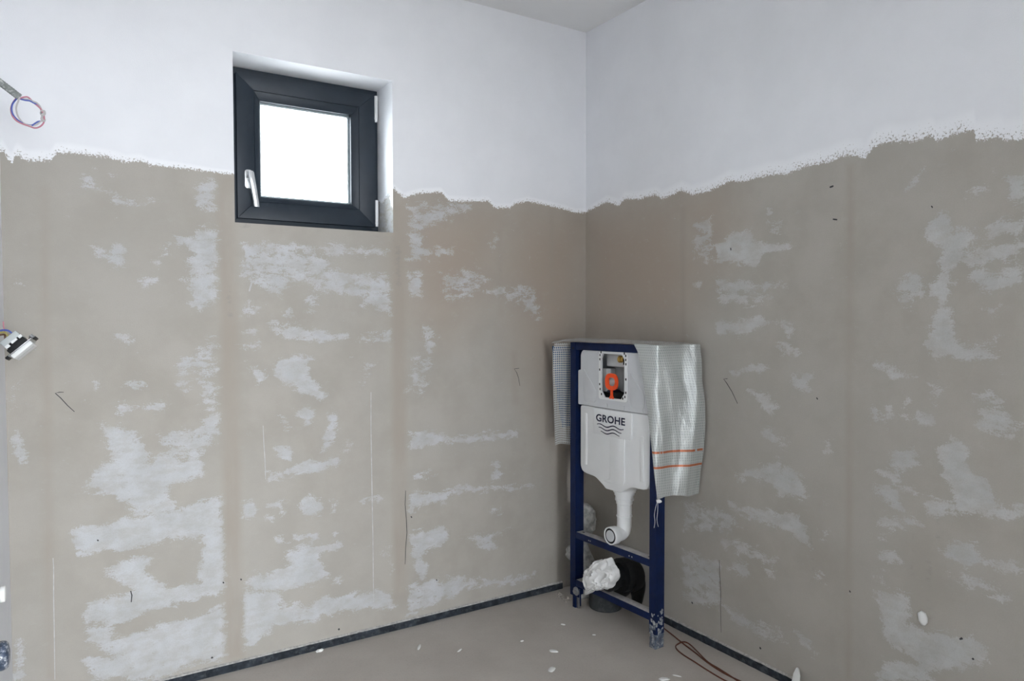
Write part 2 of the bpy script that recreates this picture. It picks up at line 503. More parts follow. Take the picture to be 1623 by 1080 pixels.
# ------------------------------------------------------------------ wall marks, traced in the photograph
CROPS = {'A': (0, 200, 2.7), 'B': (0, 600, 2.25), 'C': (340, 300, 2.7), 'D': (340, 680, 2.842), 'E': (620, 280, 3.176),
         'F': (620, 640, 2.4545), 'G': (1080, 260, 2.571), 'H': (1080, 660, 2.571)}
PUTTY = [
 ('A', .62, '345,205 400,190 415,235 470,275 520,310 560,320 610,295 670,295 660,320 600,335 545,348 480,325 465,300 400,275 350,235'),
 ('A', .55, '455,205 500,185 540,190 530,215 495,232 465,220'), ('A', .65, '830,250 900,225 930,235 935,340 905,378 850,350 825,315'),
 ('A', .85, '385,512 420,515 455,540 490,510 525,530 525,590 490,600 460,560 425,555'), ('A', .75, '590,660 630,640 675,655 670,672 615,690'),
 ('A', .8, '695,520 760,480 830,470 870,435 935,430 940,560 935,600 830,625 790,575 830,545 790,505 720,520 705,550'),
 ('A', .62, '800,590 935,570 940,760 860,795 805,780 820,700 785,665'), ('A', .8, '655,575 690,565 695,585 670,590'),
 ('A', .5, '70,640 100,640 100,675 75,700'), ('A', .5, '480,880 560,870 580,960 520,950'), ('A', .5, '780,980 930,900 935,1080 740,1080'),
 ('B', .78, '360,165 400,160 470,190 520,230 540,290 600,270 720,260 725,350 600,390 640,480 560,500 480,480 430,440 350,400 300,390 330,320 400,300 370,220'),
 ('B', .62, '560,200 690,170 740,130 785,120 785,200 730,260 640,290 590,250'), ('B', .7, '440,15 480,8 520,28 480,42 445,30'),
 ('B', .6, '610,0 680,0 690,30 660,55 625,25'), ('B', .55, '700,0 785,0 785,130 740,120 700,60'),
 ('B', .65, '385,105 440,90 500,95 560,85 615,95 590,115 480,115 400,125'),
 ('B', 1., '262,550 285,515 330,530 450,505 560,490 720,440 790,430 795,560 720,560 600,575 540,590 450,610 330,620 275,630'),
 ('B', .95, '370,680 470,640 540,640 520,690 560,720 600,745 710,730 720,620 720,560 800,550 800,760 650,800 540,830 470,860 400,880 330,870 295,830 310,800 420,780 480,755 400,710'),
 ('B', .82, '300,880 400,890 400,930 470,920 520,890 700,850 800,800 810,990 700,1020 560,1075 330,1075 300,1000 420,990 310,950'),
 ('B', 1., '45,205 65,195 85,240 92,290 75,298 50,260'), ('B', .7, '42,50 60,40 62,105 45,110'), ('B', .9, '338,20 348,15 345,45 337,42'),
 ('B', .9, '62,930 85,930 80,1080 50,1080'), ('B', .8, '855,450 900,440 900,500 865,500'), ('B', .7, '870,705 900,700 900,890 865,890'),
 ('C', .57, '110,230 250,215 430,250 470,300 560,350 760,360 765,520 640,510 600,460 450,440 330,400 290,460 230,440 110,380'),
 ('C', .62, '430,240 500,225 600,250 700,235 755,265 740,285 620,285 520,290 470,275'),
 ('C', .85, '250,600 310,585 400,590 440,600 500,620 570,610 580,640 430,650 340,640 270,620'),
 ('C', .7, '200,580 260,545 320,505 345,530 290,560 240,600'), ('C', .55, '390,440 440,430 450,480 420,550 390,520'),
 ('C', .6, '620,430 760,420 765,540 690,530 640,480'), ('C', .6, '600,640 760,590 765,655 660,660'),
 ('C', .85, '255,730 330,715 420,715 400,760 440,830 485,880 450,895 350,870 290,830 260,780'), ('C', .8, '150,765 220,765 215,810 190,830 165,800'),
 ('C', .6, '100,670 190,650 180,690 110,690'), ('C', .5, '100,500 210,470 215,510 150,560 110,540'), ('C', .5, '105,600 190,590 190,640 110,630'),
 ('C', .85, '345,945 400,935 435,960 400,995 360,985'), ('C', .75, '490,960 530,950 525,1010 500,1080 465,1080'), ('C', .55, '640,730 680,740 670,800 620,830 625,780'),
 ('C', .5, '280,960 310,955 330,1030 290,1050'), ('C', .48, '820,60 900,50 900,290 830,290'), ('C', .72, '825,360 890,350 890,460 830,455'),
 ('C', .7, '890,580 940,600 930,640 895,630'), ('C', .45, '840,700 940,710 900,900 840,850'),
 ('D', .9, '235,205 300,190 400,155 500,140 555,130 550,165 470,190 400,200 300,215 245,235'), ('D', .85, '270,85 330,75 365,115 340,140 280,120'),
 ('D', .8, '490,0 560,0 545,60 485,95'), ('D', .6, '560,90 600,50 625,70 600,100'), ('D', .9, '395,320 430,300 490,325 480,370 440,410 380,370'),
 ('D', .8, '235,350 290,305 350,335 300,345 315,380 300,390 285,360'), ('D', .9, '230,385 265,390 260,410 235,405'), ('D', .7, '110,345 180,330 200,400 130,410'),
 ('D', .6, '510,320 565,315 560,360 530,380'), ('D', .6, '660,320 760,295 760,320 680,350'), ('D', .8, '355,480 460,470 465,495 380,500'),
 ('D', .8, '270,490 310,490 330,515 280,510'), ('D', .8, '525,480 545,470 540,490'),
 ('D', .82, '310,560 400,530 500,520 570,510 570,545 480,560 480,600 520,640 520,680 400,710 280,740 150,730 150,660 280,640 330,610'),
 ('D', .82, '130,730 280,720 310,790 420,800 450,770 650,740 800,730 805,810 600,820 440,870 280,890 200,960 130,1000'),
 ('D', .7, '530,670 580,660 570,690 535,695'), ('D', .7, '600,715 650,715 640,735'), ('D', .6, '745,550 800,520 800,650 780,580'),
 ('D', .7, '870,20 960,0 1050,30 960,70 880,100'), ('D', .5, '880,200 970,180 1010,200 920,250'), ('D', .75, '870,290 960,280 1060,290 1040,340 940,340 880,390'),
 ('D', .85, '880,470 960,460 1030,430 1055,490 1010,540 930,560 965,640 935,690 905,630 885,540'), ('D', .7, '870,710 1000,690 1080,680 1080,760 960,800 880,830'),
 ('E', .5, '75,130 240,120 420,130 400,170 330,200 250,240 180,260 150,330 80,420'), ('E', .72, '80,480 150,490 155,600 85,605'),
 ('E', .52, '80,340 330,350 300,390 160,430 90,450'), ('E', .48, '390,560 720,540 760,690 740,740 650,660 560,620 450,600'),
 ('E', .5, '490,320 540,270 545,390 510,370'), ('E', .52, '150,740 230,800 220,890 100,950 90,1050 60,1080 160,1080 170,900'), ('E', .45, '240,480 420,450 520,520 400,620 260,640'),
 ('F', .7, '70,120 200,110 220,130 400,110 500,105 490,130 400,145 250,155 180,165 80,180'), ('F', .6, '390,215 425,220 430,280 450,300 390,310'),
 ('F', .75, '80,350 200,340 290,320 420,320 560,310 550,330 300,345 210,370 140,400 80,390'),
 ('F', .65, '250,525 330,510 420,500 480,480 420,510 400,540 410,570 370,590 330,540'), ('F', .45, '380,400 410,390 430,420 390,430'),
 ('F', .62, '60,690 200,680 280,665 330,685 470,670 560,650 570,670 460,710 300,720 180,780 60,830'),
 ('G', .85, '145,330 200,290 280,270 300,320 440,330 430,345 330,370 300,418 240,405 150,395'), ('G', .7, '350,180 385,240 415,260 400,285 365,265 355,215'),
 ('G', .85, '140,475 260,480 380,490 420,480 430,510 400,500 320,500 220,525 145,505'), ('G', .85, '140,650 230,640 300,625 390,645 300,665 270,700 210,690 150,690'),
 ('G', .7, '410,635 455,665 435,715 420,680'), ('G', .7, '390,740 430,725 490,760 470,780 400,765'), ('G', .6, '180,850 270,820 350,810 350,850 230,865'),
 ('G', .75, '270,920 340,935 400,990 370,1025 330,990'), ('G', .6, '440,860 540,850 520,930 460,920'), ('G', .6, '45,480 85,475 80,505 50,505'),
 ('G', .42, '50,240 130,200 135,400 40,400'), ('G', .5, '150,520 380,530 370,570 160,590'),
 ('G', .8, '990,280 1050,200 1090,190 1110,260 1190,280 1180,310 1150,380 1100,430 1110,490 1080,560 1110,640 1100,720 1280,760 1280,780 1190,800 1040,790 1000,740 1020,650 1040,560 1010,500 1060,440 1060,330 1000,320'),
 ('G', .85, '1240,250 1396,225 1396,285 1250,290'), ('G', .8, '1330,40 1396,50 1396,175 1340,160'), ('G', .6, '1140,140 1200,100 1320,80 1330,95 1230,105 1160,150'),
 ('G', .45, '1250,30 1396,50 1330,75'), ('G', .7, '1170,430 1280,440 1396,400 1396,500 1240,520 1180,460'), ('G', .5, '1120,320 1396,320 1396,400 1150,420'),
 ('G', .52, '850,490 900,460 960,420 990,480 1000,540 940,560 920,595 870,540'), ('G', .65, '1230,590 1290,585 1290,615 1250,620'),
 ('G', .5, '1100,770 1290,700 1290,740 1180,770'), ('G', .9, '780,820 800,815 860,830 875,805 870,850 930,860 950,865 850,880 845,850'),
 ('G', .8, '770,980 800,985 810,1030 830,1060 770,1060'), ('G', .7, '830,985 850,985 850,1030 835,1030'), ('G', .8, '905,970 920,970 920,1040 908,1030'),
 ('G', .85, '960,1000 1000,1030 1025,1035 1020,1060 980,1060 960,1030'), ('G', .8, '1180,930 1250,930 1240,955 1200,955'),
 ('G', .72, '1210,990 1300,970 1340,1050 1396,1080 1210,1080'), ('G', .42, '1020,900 1100,890 1060,960 1030,980'), ('G', .62, '910,105 940,70 990,5 1000,10 955,65 920,112'),
 ('H', 1., '1050,140 1080,110 1130,102 1165,130 1150,180 1190,240 1240,280 1280,310 1285,385 1130,395 1110,340 1110,300 1070,240 1085,195 1050,180'),
 ('H', .9, '1000,395 1020,340 1100,345 1140,375 1110,395 1040,405'), ('H', .95, '840,175 870,150 940,140 960,190 910,225 870,205'),
 ('H', .65, '790,220 840,215 900,260 970,310 960,330 900,300 810,250'), ('H', .9, '795,290 840,280 880,330 915,385 870,370 810,315'),
 ('H', .65, '795,400 830,395 900,410 950,400 970,440 900,450 800,455'), ('H', .75, '800,545 870,560 890,590 850,605 800,575'), ('H', .6, '780,490 830,490 870,520 790,520'),
 ('H', .75, '1060,540 1110,510 1190,515 1215,590 1150,610 1070,580'), ('H', .7, '1230,570 1396,620 1396,650 1310,635 1230,600'),
 ('H', .7, '1290,360 1396,370 1396,400 1300,425 1170,400 1280,385'), ('H', .75, '1130,650 1210,660 1290,690 1335,745 1310,765 1230,710 1140,690'),
 ('H', .72, '790,720 840,700 930,730 930,840 1000,870 1100,890 1180,900 1260,950 1250,1000 1180,1030 1100,1050 1000,1040 880,950 830,890 800,770'),
 ('H', .75, '820,1000 900,990 1000,1040 1050,1080 800,1080'), ('H', .6, '760,630 820,640 820,680 780,665'),
 ('H', .62, '330,200 400,180 480,230 520,290 510,340 400,320 340,270 220,250 210,230'), ('H', .62, '270,370 400,380 500,420 530,490 530,550 470,500 370,450 270,420 190,380 190,340'),
 ('H', .6, '580,95 615,95 612,140 585,140'), ('H', .7, '565,460 595,470 590,505 570,500'), ('H', .7, '540,650 575,620 590,690 560,680'),
 ('H', .7, '330,610 380,625 370,655 335,635'), ('H', .55, '170,590 290,610 300,670 180,630'), ('H', .5, '160,480 290,530 400,580 380,610 270,580 165,540'),
 ('H', .5, '0,530 160,590 160,800 60,770 0,740'), ('H', .55, '170,770 280,820 440,900 440,935 330,900 200,830'), ('H', .5, '440,830 500,900 560,950 580,990 480,940'),
 ('H', .45, '0,340 180,380 250,450 160,470 0,470'), ('H', .75, '1210,0 1330,10 1396,60 1300,85 1220,60'), ('H', .8, '770,0 830,0 840,30 780,40'),
 ('H', .8, '960,0 1030,0 1000,35'), ('H', .55, '330,40 430,80 430,130 330,90'), ('H', .5, '1080,640 1130,500 1120,580 1110,640'),
]
SEAMS = [  # warm darker joint bands, photograph pixels
 '345,278 371,278 378,520 381,800 386,1045 358,1050 354,800 350,520', '623,322 641,322 643,600 646,950 625,955 622,700 621,380',
 '66,300 74,300 80,700 84,1075 74,1075 68,700', '1343,262 1352,262 1350,700 1348,1078 1341,1078 1343,700',
 '1080,330 1086,330 1086,560 1080,560', '812,560 818,560 820,640 814,640', '790,365 794,365 795,500 791,500', '873,330 877,330 877,480 873,480']
DARKS = [  # stains
 '1482,815 1492,815 1490,890 1484,890', '1282,820 1290,820 1293,915 1285,915', '1440,840 1452,840 1450,930 1442,930', '1465,880 1482,890 1478,1000 1468,980',
 '1262,860 1268,860 1270,920 1264,920', '356,450 368,450 372,510 358,515', '375,352 400,356 396,364 376,362', '588,371 602,372 600,379 590,378',
 '1344,380 1350,380 1349,420 1345,420', '623,380 638,385 640,460 624,455', '790,420 796,420 796,470 791,470', '893,700 903,700 903,930 893,935']
WARM = ['820,330 928,338 928,800 880,700 830,560 790,420', '928,338 1060,318 1120,420 1075,540 1000,530 928,530', '640,330 800,330 780,460 700,520 650,480',
        '1060,318 1140,300 1160,380 1120,420']
PAINT_B = '-40,240 5,240 12,252 18,262 26,244 41,255 80,255 89,243 111,243 174,250 200,257 222,255 237,261 296,268 370,277 430,285 560,296 623,299 640,314 664,307 699,305 710,318 746,320 774,319 784,330 809,330 815,324 837,319 872,327 894,332 913,338 928,337'
PAINT_R = '928,337 962,320 981,327 990,316 1013,316 1040,309 1049,316 1081,302 1095,309 1127,302 1155,288 1178,288 1219,277 1246,276 1274,265 1310,258 1338,247 1361,247 1372,252 1384,233 1411,224 1452,224 1475,215 1484,224 1512,213 1544,206 1546,224 1585,217 1592,224 1623,220 1700,215'

def P(s):
    return [tuple(float(c) for c in t.split(',')) for t in s.split()]

def crop_px(k, pts):
    ox, oy, s = CROPS[k]
    return [(ox + x / s, oy + y / s) for x, y in pts]

def sdf(pts, S, Z):
    d2 = np.full(S.shape, 1e9); ins = np.zeros(S.shape, bool)
    n = len(pts)
    for i in range(n):
        ax, ay = pts[i]; bx, by = pts[(i + 1) % n]
        ex, ey = bx - ax, by - ay
        wx, wy = S - ax, Z - ay
        t = np.clip((wx * ex + wy * ey) / max(ex * ex + ey * ey, 1e-12), 0, 1)
        d2 = np.minimum(d2, (wx - ex * t) ** 2 + (wy - ey * t) ** 2)
        c = ((ay > Z) != (by > Z))
        with np.errstate(divide='ignore', invalid='ignore'):
            xi = ax + (Z - ay) * ex / (ey if ey != 0 else 1e-12)
        ins ^= c & (S < xi)
    d = np.sqrt(d2)
    return np.where(ins, -d, d)

def splat(field, S, Z, poly, strength, feather):
    xs = [q[0] for q in poly]; zs = [q[1] for q in poly]
    mgn = feather * 1.2
    k = (S > min(xs) - mgn) & (S < max(xs) + mgn) & (Z > min(zs) - mgn) & (Z < max(zs) + mgn)
    if not k.any(): return
    d = sdf(poly, S[k], Z[k])
    v = np.clip(.5 - d / (2 * feather), 0, 1) * strength
    field[k] = np.maximum(field[k], v)

def wall_fields(wall, S, Z):
    """wall 'back': S = x on plane y=0; 'right': S = y on plane x=0"""
    ax = 1 if wall == 'back' else 0
    si = 0 if wall == 'back' else 1
    def conv(pts):
        out = []
        for q in pts:
            w = on_plane(q, ax, 0.0)
            out.append((w[si], w[2]))
        return out
    F = {k: np.zeros(S.shape) for k in ('putty', 'seam', 'dark', 'warm', 'paint')}
    for k, st, s in PUTTY:
        if (k in 'GH') != (wall == 'right'): continue
        splat(F['putty'], S, Z, conv(crop_px(k, P(s))), st + (.15 if wall == 'right' else .05), .022)
    for key, lst, fe in (('seam', SEAMS, .014), ('dark', DARKS, .022), ('warm', WARM, .16)):
        for s in lst:
            pts = P(s)
            cx = sum(q[0] for q in pts) / len(pts)
            if (cx > 928) != (wall == 'right'): continue
            splat(F[key], S, Z, conv(pts), 1.0 if key != 'dark' else .62, fe)
    edge = conv(P(PAINT_B if wall == 'back' else PAINT_R))
    if wall == 'right': edge = edge[::-1]
    es = np.array([e[0] for e in edge]); ez = np.array([e[1] for e in edge])
    E0 = np.interp(S, es, ez)
    if wall == 'right':
        mg = np.interp(S, [-2, -.9, -.2, 0], [.085, .06, .045, .03])
        lo = .60
    else:
        mg = np.interp(S, [-2.2, -1.6, -.9, 0], [.05, .02, .03, .03])
        lo = .58
    t = np.clip((Z - E0) / mg, 0, 1)
    F['paint'] = np.where(Z >= E0, lo + (1.15 - lo) * t ** 1.6, .45 - np.clip((E0 - Z) / .02, 0, 1) * .6)
    return F

def grid_wall(name, mat, svals, zvals, wall, to3, hole=None, extra=None):
    S, Z = np.meshgrid(svals, zvals, indexing='ij')
    ns, nz = len(svals), len(zvals)
    F = wall_fields(wall, S.ravel(), Z.ravel())
    co = to3(S.ravel(), Z.ravel())
    idx = np.arange(ns * nz).reshape(ns, nz)
    q = np.stack([idx[:-1, :-1], idx[1:, :-1], idx[1:, 1:], idx[:-1, 1:]], -1)
    if hole:
        cs = (svals[:-1] + svals[1:]) / 2; cz = (zvals[:-1] + zvals[1:]) / 2
        inside = ((cs > hole[0]) & (cs < hole[1]))[:, None] & ((cz > hole[2]) & (cz < hole[3]))[None, :]
        q = q[~inside]
    q = q.reshape(-1, 4)
    V = [co]; Q = [q]; A = {k: [v] for k, v in F.items()}
    base = len(co)
    for ev, eq, ea in (extra or []):
        V.append(ev); Q.append(eq + base); base += len(ev)
        for k in A: A[k].append(ea.get(k, np.zeros(len(ev))))
    V = np.concatenate(V); Q = np.concatenate(Q)
    me = bpy.data.meshes.new(name)
    me.vertices.add(len(V)); me.vertices.foreach_set('co', V.astype(np.float32).ravel())
    me.loops.add(Q.size); me.loops.foreach_set('vertex_index', Q.astype(np.int32).ravel())
    me.polygons.add(len(Q)); me.polygons.foreach_set('loop_start', np.arange(0, Q.size, 4, dtype=np.int32))
    me.update(calc_edges=True); me.validate()
    for k in A:
        at = me.attributes.new(k, 'FLOAT', 'POINT')
        at.data.foreach_set('value', np.concatenate(A[k]).astype(np.float32))
    me.materials.append(mat)
    return link(name, me)

def patch(p00, p10, p11, p01, na, nb, fn):
    """bilinear grid patch with attributes"""
    p00, p10, p11, p01 = (np.array(x, float) for x in (p00, p10, p11, p01))
    a = np.linspace(0, 1, na + 1); b = np.linspace(0, 1, nb + 1)
    A, B = np.meshgrid(a, b, indexing='ij')
    A = A.ravel()[:, None]; B = B.ravel()[:, None]
    co = p00 * (1 - A) * (1 - B) + p10 * A * (1 - B) + p11 * A * B + p01 * (1 - A) * B
    idx = np.arange((na + 1) * (nb + 1)).reshape(na + 1, nb + 1)
    q = np.stack([idx[:-1, :-1], idx[1:, :-1], idx[1:, 1:], idx[:-1, 1:]], -1).reshape(-1, 4)
    return co, q, fn(co)

def seg_vals(cuts, step):
    out = []
    for a, b in zip(cuts[:-1], cuts[1:]):
        n = max(1, int(round((b - a) / step)))
        out += list(np.linspace(a, b, n, endpoint=False))
    return np.array(out + [cuts[-1]])

# ------------------------------------------------------------------ structure
TH = .34
white = lambda co: {'paint': np.full(len(co), 1.15)}
def reveal_attr(co):
    x, y, z = co[:, 0], co[:, 1], co[:, 2]
    e = 1.745 + .012 * np.sin(y * 40)
    e = np.where(y < .03, e - .05, e)
    p = np.where(z >= e, .6 + .5 * np.clip((z - e) / .02, 0, 1), .45 - .3 * np.clip((e - z) / .03, 0, 1))
    return {'paint': p, 'putty': np.full(len(co), .62), 'warm': np.full(len(co), .2)}
rev = []
rev.append(patch((WX1, 0, WZ0), (WX1, TH, WZ0), (WX1, TH, WZ1), (WX1, 0, WZ1), 34, 60, reveal_attr))
rev.append(patch((WX0, TH, WZ0), (WX0, 0, WZ0), (WX0, 0, WZ1), (WX0, TH, WZ1), 34, 60, reveal_attr))
rev.append(patch((WX0, 0, WZ1), (WX1, 0, WZ1), (WX1, TH, WZ1), (WX0, TH, WZ1), 30, 17, white))
rev.append(patch((WX0, TH, WZ0), (WX1, TH, WZ0), (WX1, 0, WZ0), (WX0, 0, WZ0), 30, 17, lambda co: {'putty': np.full(len(co), .6)}))
for a0, a1, b0, b1 in ((XL, WX0, 0, ROOM_H), (WX1, 0, 0, ROOM_H), (WX0, WX1, 0, WZ0), (WX0, WX1, WZ1, ROOM_H)):
    rev.append(patch((a0, TH, b0), (a1, TH, b0), (a1, TH, b1), (a0, TH, b1), 1, 1, white))
wall_back = grid_wall('wall_back', M_BACK, seg_vals([XL, WX0, WX1, 0.0], .0075), seg_vals([0, WZ0, WZ1, ROOM_H], .0075), 'back',
                      lambda S, Z: np.stack([S, np.zeros_like(S), Z], -1), (WX0, WX1, WZ0, WZ1), rev)
tag(wall_back, 'window wall, bare grey plaster with pale filler patches below white paint', kind='structure')
ext = [patch((.2, YF, 0), (.2, 0, 0), (.2, 0, ROOM_H), (.2, YF, ROOM_H), 1, 1, white)]
wall_right = grid_wall('wall_right', M_RIGHT, np.concatenate([np.linspace(YF, -2.05, 24, endpoint=False), seg_vals([-2.05, 0.0], .0075)]), seg_vals([0, ROOM_H], .0075), 'right',
                       lambda S, Z: np.stack([np.zeros_like(S), S, Z], -1), None, ext)
tag(wall_right, 'right hand wall, brownish bare plaster with pale filler patches below white paint', kind='structure')

def left_fields(co):
    z = co[:, 2]
    return {'paint': np.full(len(co), 1.15)}
L = patch((XL, YF, 0), (XL, 0, 0), (XL, 0, ROOM_H), (XL, YF, ROOM_H), 140, 140, left_fields)
L2 = patch((XL - .2, YF, 0), (XL - .2, 0, 0), (XL - .2, 0, ROOM_H), (XL - .2, YF, ROOM_H), 1, 1, white)
def raw_mesh(name, parts, mat):
    V = []; Q = []; A = {k: [] for k in ('putty', 'seam', 'dark', 'warm', 'paint')}; b = 0
    for v, q, a in parts:
        V.append(v); Q.append(q + b); b += len(v)
        for k in A: A[k].append(a.get(k, np.zeros(len(v))))
    V = np.concatenate(V); Q = np.concatenate(Q)
    me = bpy.data.meshes.new(name)
    me.from_pydata(V.tolist(), [], Q.tolist()); me.update()
    for k in A:
        at = me.attributes.new(k, 'FLOAT', 'POINT'); at.data.foreach_set('value', np.concatenate(A[k]).astype(np.float32))
    me.materials.append(mat)
    return link(name, me)
wall_left = raw_mesh('wall_left', [L, L2], M_BACK)
tag(wall_left, 'narrow sliver of pale left hand wall at the picture edge', kind='structure')

bm = bmesh.new()
for lo, hi in (((XL - .2, YF - .2, 0), (DOOR[0], YF, ROOM_H)), ((DOOR[1], YF - .2, 0), (.2, YF, ROOM_H)), ((DOOR[0], YF - .2, DOOR[2]), (DOOR[1], YF, ROOM_H))):
    add_box(bm, [(a + b) / 2 for a, b in zip(lo, hi)], [b - a for a, b in zip(lo, hi)])
tag(bm_obj('wall_front', bm, M_WHITEWALL), 'white wall with the open doorway behind the viewer', kind='structure')
tag(box_obj('floor', (HALL[0] - .2, HALL[2], -.12), (HALL[1] + .2, .34, 0), M_FLOOR, bevel=0), 'dusty grey beige cement screed floor', kind='structure')
tag(box_obj('ceiling', (XL - .2, YF - .2, ROOM_H), (.2, .34, ROOM_H + .15), M_CEIL, bevel=0), 'plain white painted ceiling', kind='structure')

# unseen room added behind the viewer to dim and steer the incoming daylight
bm = bmesh.new()
add_box(bm, (HALL[0] - .1, (HALL[2] + YF) / 2 - .1, ROOM_H / 2), (.2, YF - HALL[2] - .2, ROOM_H))
add_box(bm, (HALL[1] + .1, (HALL[2] + YF) / 2 - .1, ROOM_H / 2), (.2, YF - HALL[2] - .2, ROOM_H))
add_box(bm, ((HALL[0] + HALL[1]) / 2, (HALL[2] + YF) / 2 - .1, ROOM_H + .075), (HALL[1] - HALL[0] + .4, YF - HALL[2] - .2, .15))
add_box(bm, ((HALL[0] + XL - .2) / 2 - .1, YF - .1, ROOM_H / 2), (XL - .2 - HALL[0] + .2, .2, ROOM_H))
for x0, x1, z0 in ((HALL[0] - .2, LIGHT_GAP[0], 0), (LIGHT_GAP[1], HALL[1] + .2, 0), (LIGHT_GAP[0], LIGHT_GAP[1], LIGHT_GAP[2])):
    add_box(bm, ((x0 + x1) / 2, HALL[2] + .1, (z0 + ROOM_H) / 2), (x1 - x0, .2, ROOM_H - z0))
tag(bm_obj('wall_hall_added', bm, M_WHITEWALL), 'unseen white room added behind the doorway to shape the daylight', kind='structure')

# ---- foam edge strips (rough, one per wall)
def foam_strip(name, a, b, nrm, h, label):
    a = np.array(a, float); b = np.array(b, float); nrm = np.array(nrm, float)
    L_ = np.linalg.norm(b - a); n = int(L_ / .012)
    V = []; F = []
    for i in range(n + 1):
        t = i / n; c = a + (b - a) * t
        dh = .0022 * mnoise.noise(Vector((t * L_ * 22, 3.1, h * 9))) + .0016 * mnoise.noise(Vector((t * L_ * 70, 1.1, 2)))
        dd = .0012 * mnoise.noise(Vector((t * L_ * 30, 8.1, 0)))
        for o_, z in ((.0005, 0), (.008 + dd, 0), (.0075 + dd, (h + dh) * .55), (.008 + dd, h + dh), (.0005, h + dh)):
            V.append(c + nrm * o_ + np.array([0, 0, z]))
    for i in range(n):
        for k in range(4):
            A = i * 5 + k
            F.append((A, A + 1, A + 6, A + 5))
    F.append((0, 1, 2, 3, 4)); F.append(tuple(n * 5 + k for k in (4, 3, 2, 1, 0)))
    o = mesh_obj(name, V, F, M_FOAM)
    tag(o, label, kind='structure')
    V = []; F = []
    for i in range(n + 1):
        t = i / n; c = a + (b - a) * t
        e = .002 + .0018 * max(-.6, mnoise.noise(Vector((t * L_ * 40, 5.7, 1))))
        for o_, z in ((.0003, h + .0005), (.0085, h - .0005), (.007, h + e), (.0003, h + e + .003)):
            V.append(c + nrm * o_ + np.array([0, 0, z]))
    for i in range(n):
        for k in range(3):
            A = i * 4 + k
            F.append((A, A + 1, A + 5, A + 4))
    mesh_obj('plaster_rim', V, F, M_RIM, o)
    return o
foam_strip('baseboard_back', (XL + .002, 0, 0), (-.137, 0, 0), (0, -1, 0), .029, 'black foam edge strip running along the foot of the window wall')
foam_strip('baseboard_right', (0, YF + .01, 0), (0, -.46, 0), (-1, 0, 0), .029, 'black foam edge strip running along the foot of the right wall')

# ---- pencil marks, cracks and drilled holes on the walls (flat marks lying on the plaster)
def wall_line(wall, pts, w, name='pencil_mark', mat=None):
    ax, si = (1, 0) if wall is wall_back else (0, 1)
    W = []
    for q in pts:
        p = on_plane(q, ax, -.0006); W.append(p)
    V = []; F = []
    for i, c in enumerate(W):
        t = W[min(i + 1, len(W) - 1)] - W[max(i - 1, 0)]; t /= np.linalg.norm(t)
        nn = np.zeros(3); nn[ax] = 1
        s = np.cross(nn, t)
        ww = w * (.6 + .4 * math.sin(math.pi * (i + .5) / len(W)))
        V += [c + s * ww / 2, c - s * ww / 2]
    for i in range(len(W) - 1):
        F.append((2 * i, 2 * i + 1, 2 * i + 3, 2 * i + 2))
    o = mesh_obj(name, V, F, mat or M_PENCIL, wall)
    return o
wall_line(wall_back, [(101, 622), (94, 622), (87.5, 623.5), (96, 631), (107, 643), (118, 653)], .0026)
wall_line(wall_back, [(823, 584), (815, 585), (819, 591), (822, 600), (824, 612)], .0026)
wall_line(wall_right, [(1153, 600.5), (1147, 601), (1152, 608), (1160, 621), (1169, 640)], .003)
wall_line(wall_right, [(1315, 297), (1318, 296), (1321, 295)], .006)
wall_line(wall_right, [(1320, 347.5), (1323, 348), (1327, 348.5)], .005)
wall_line(wall_right, [(1158, 393), (1158.5, 397)], .005)
wall_line(wall_right, [(1140, 888), (1141, 915), (1142.5, 940), (1142, 960), (1143, 1003)], .0022, 'crack')
wall_line(wall_back, [(643, 778), (642, 800), (644, 822), (645, 845), (643, 868), (642, 895)], .0028, 'crack')
wall_line(wall_back, [(207, 937), (209, 944), (208, 955)], .0035, 'crack')
for q, w in (((336, 1043), .011), ((537, 998), .012), ((652, 820), .008), ((155, 857), .007), ((354, 924), .008), ((382, 919), .008), ((692, 920), .007), ((119, 612), .0)):
    if w: wall_line(wall_back, [(q[0] - .8, q[1] - 1), (q[0] + .2, q[1]), (q[0] + .8, q[1] + 1.2)], w * .6, 'nail_hole')
for q, w in (((1097, 956), .010), ((1205, 1028), .012), ((1523, 1013), .018), ((1542, 1045), .010), ((1295, 632), .007), ((1347, 938), .007), ((1477, 328), .006)):
    wall_line(wall_right, [(q[0] - 1, q[1] - 1.4), (q[0] + .2, q[1]), (q[0] + 1, q[1] + 1.6)], w * .6, 'nail_hole')
M_RIDGE = simple('filler_ridge', (.49, .49, .485), .85, var=.12, scale=40)
wall_line(wall_back, [(588, 622), (588, 680), (589, 740), (590, 800), (591, 850), (592, 955)], .004, 'filler_ridge', M_RIDGE)
wall_line(wall_back, [(417, 675), (418, 700), (420, 730), (421, 760)], .003, 'filler_ridge', M_RIDGE)
wall_line(wall_back, [(395, 462), (397, 455), (399, 447)], .006, 'filler_ridge', M_RIDGE)
wall_line(wall_back, [(84, 885), (85, 900), (85, 950), (86, 1000), (87, 1078)], .003, 'filler_ridge', M_RIDGE)

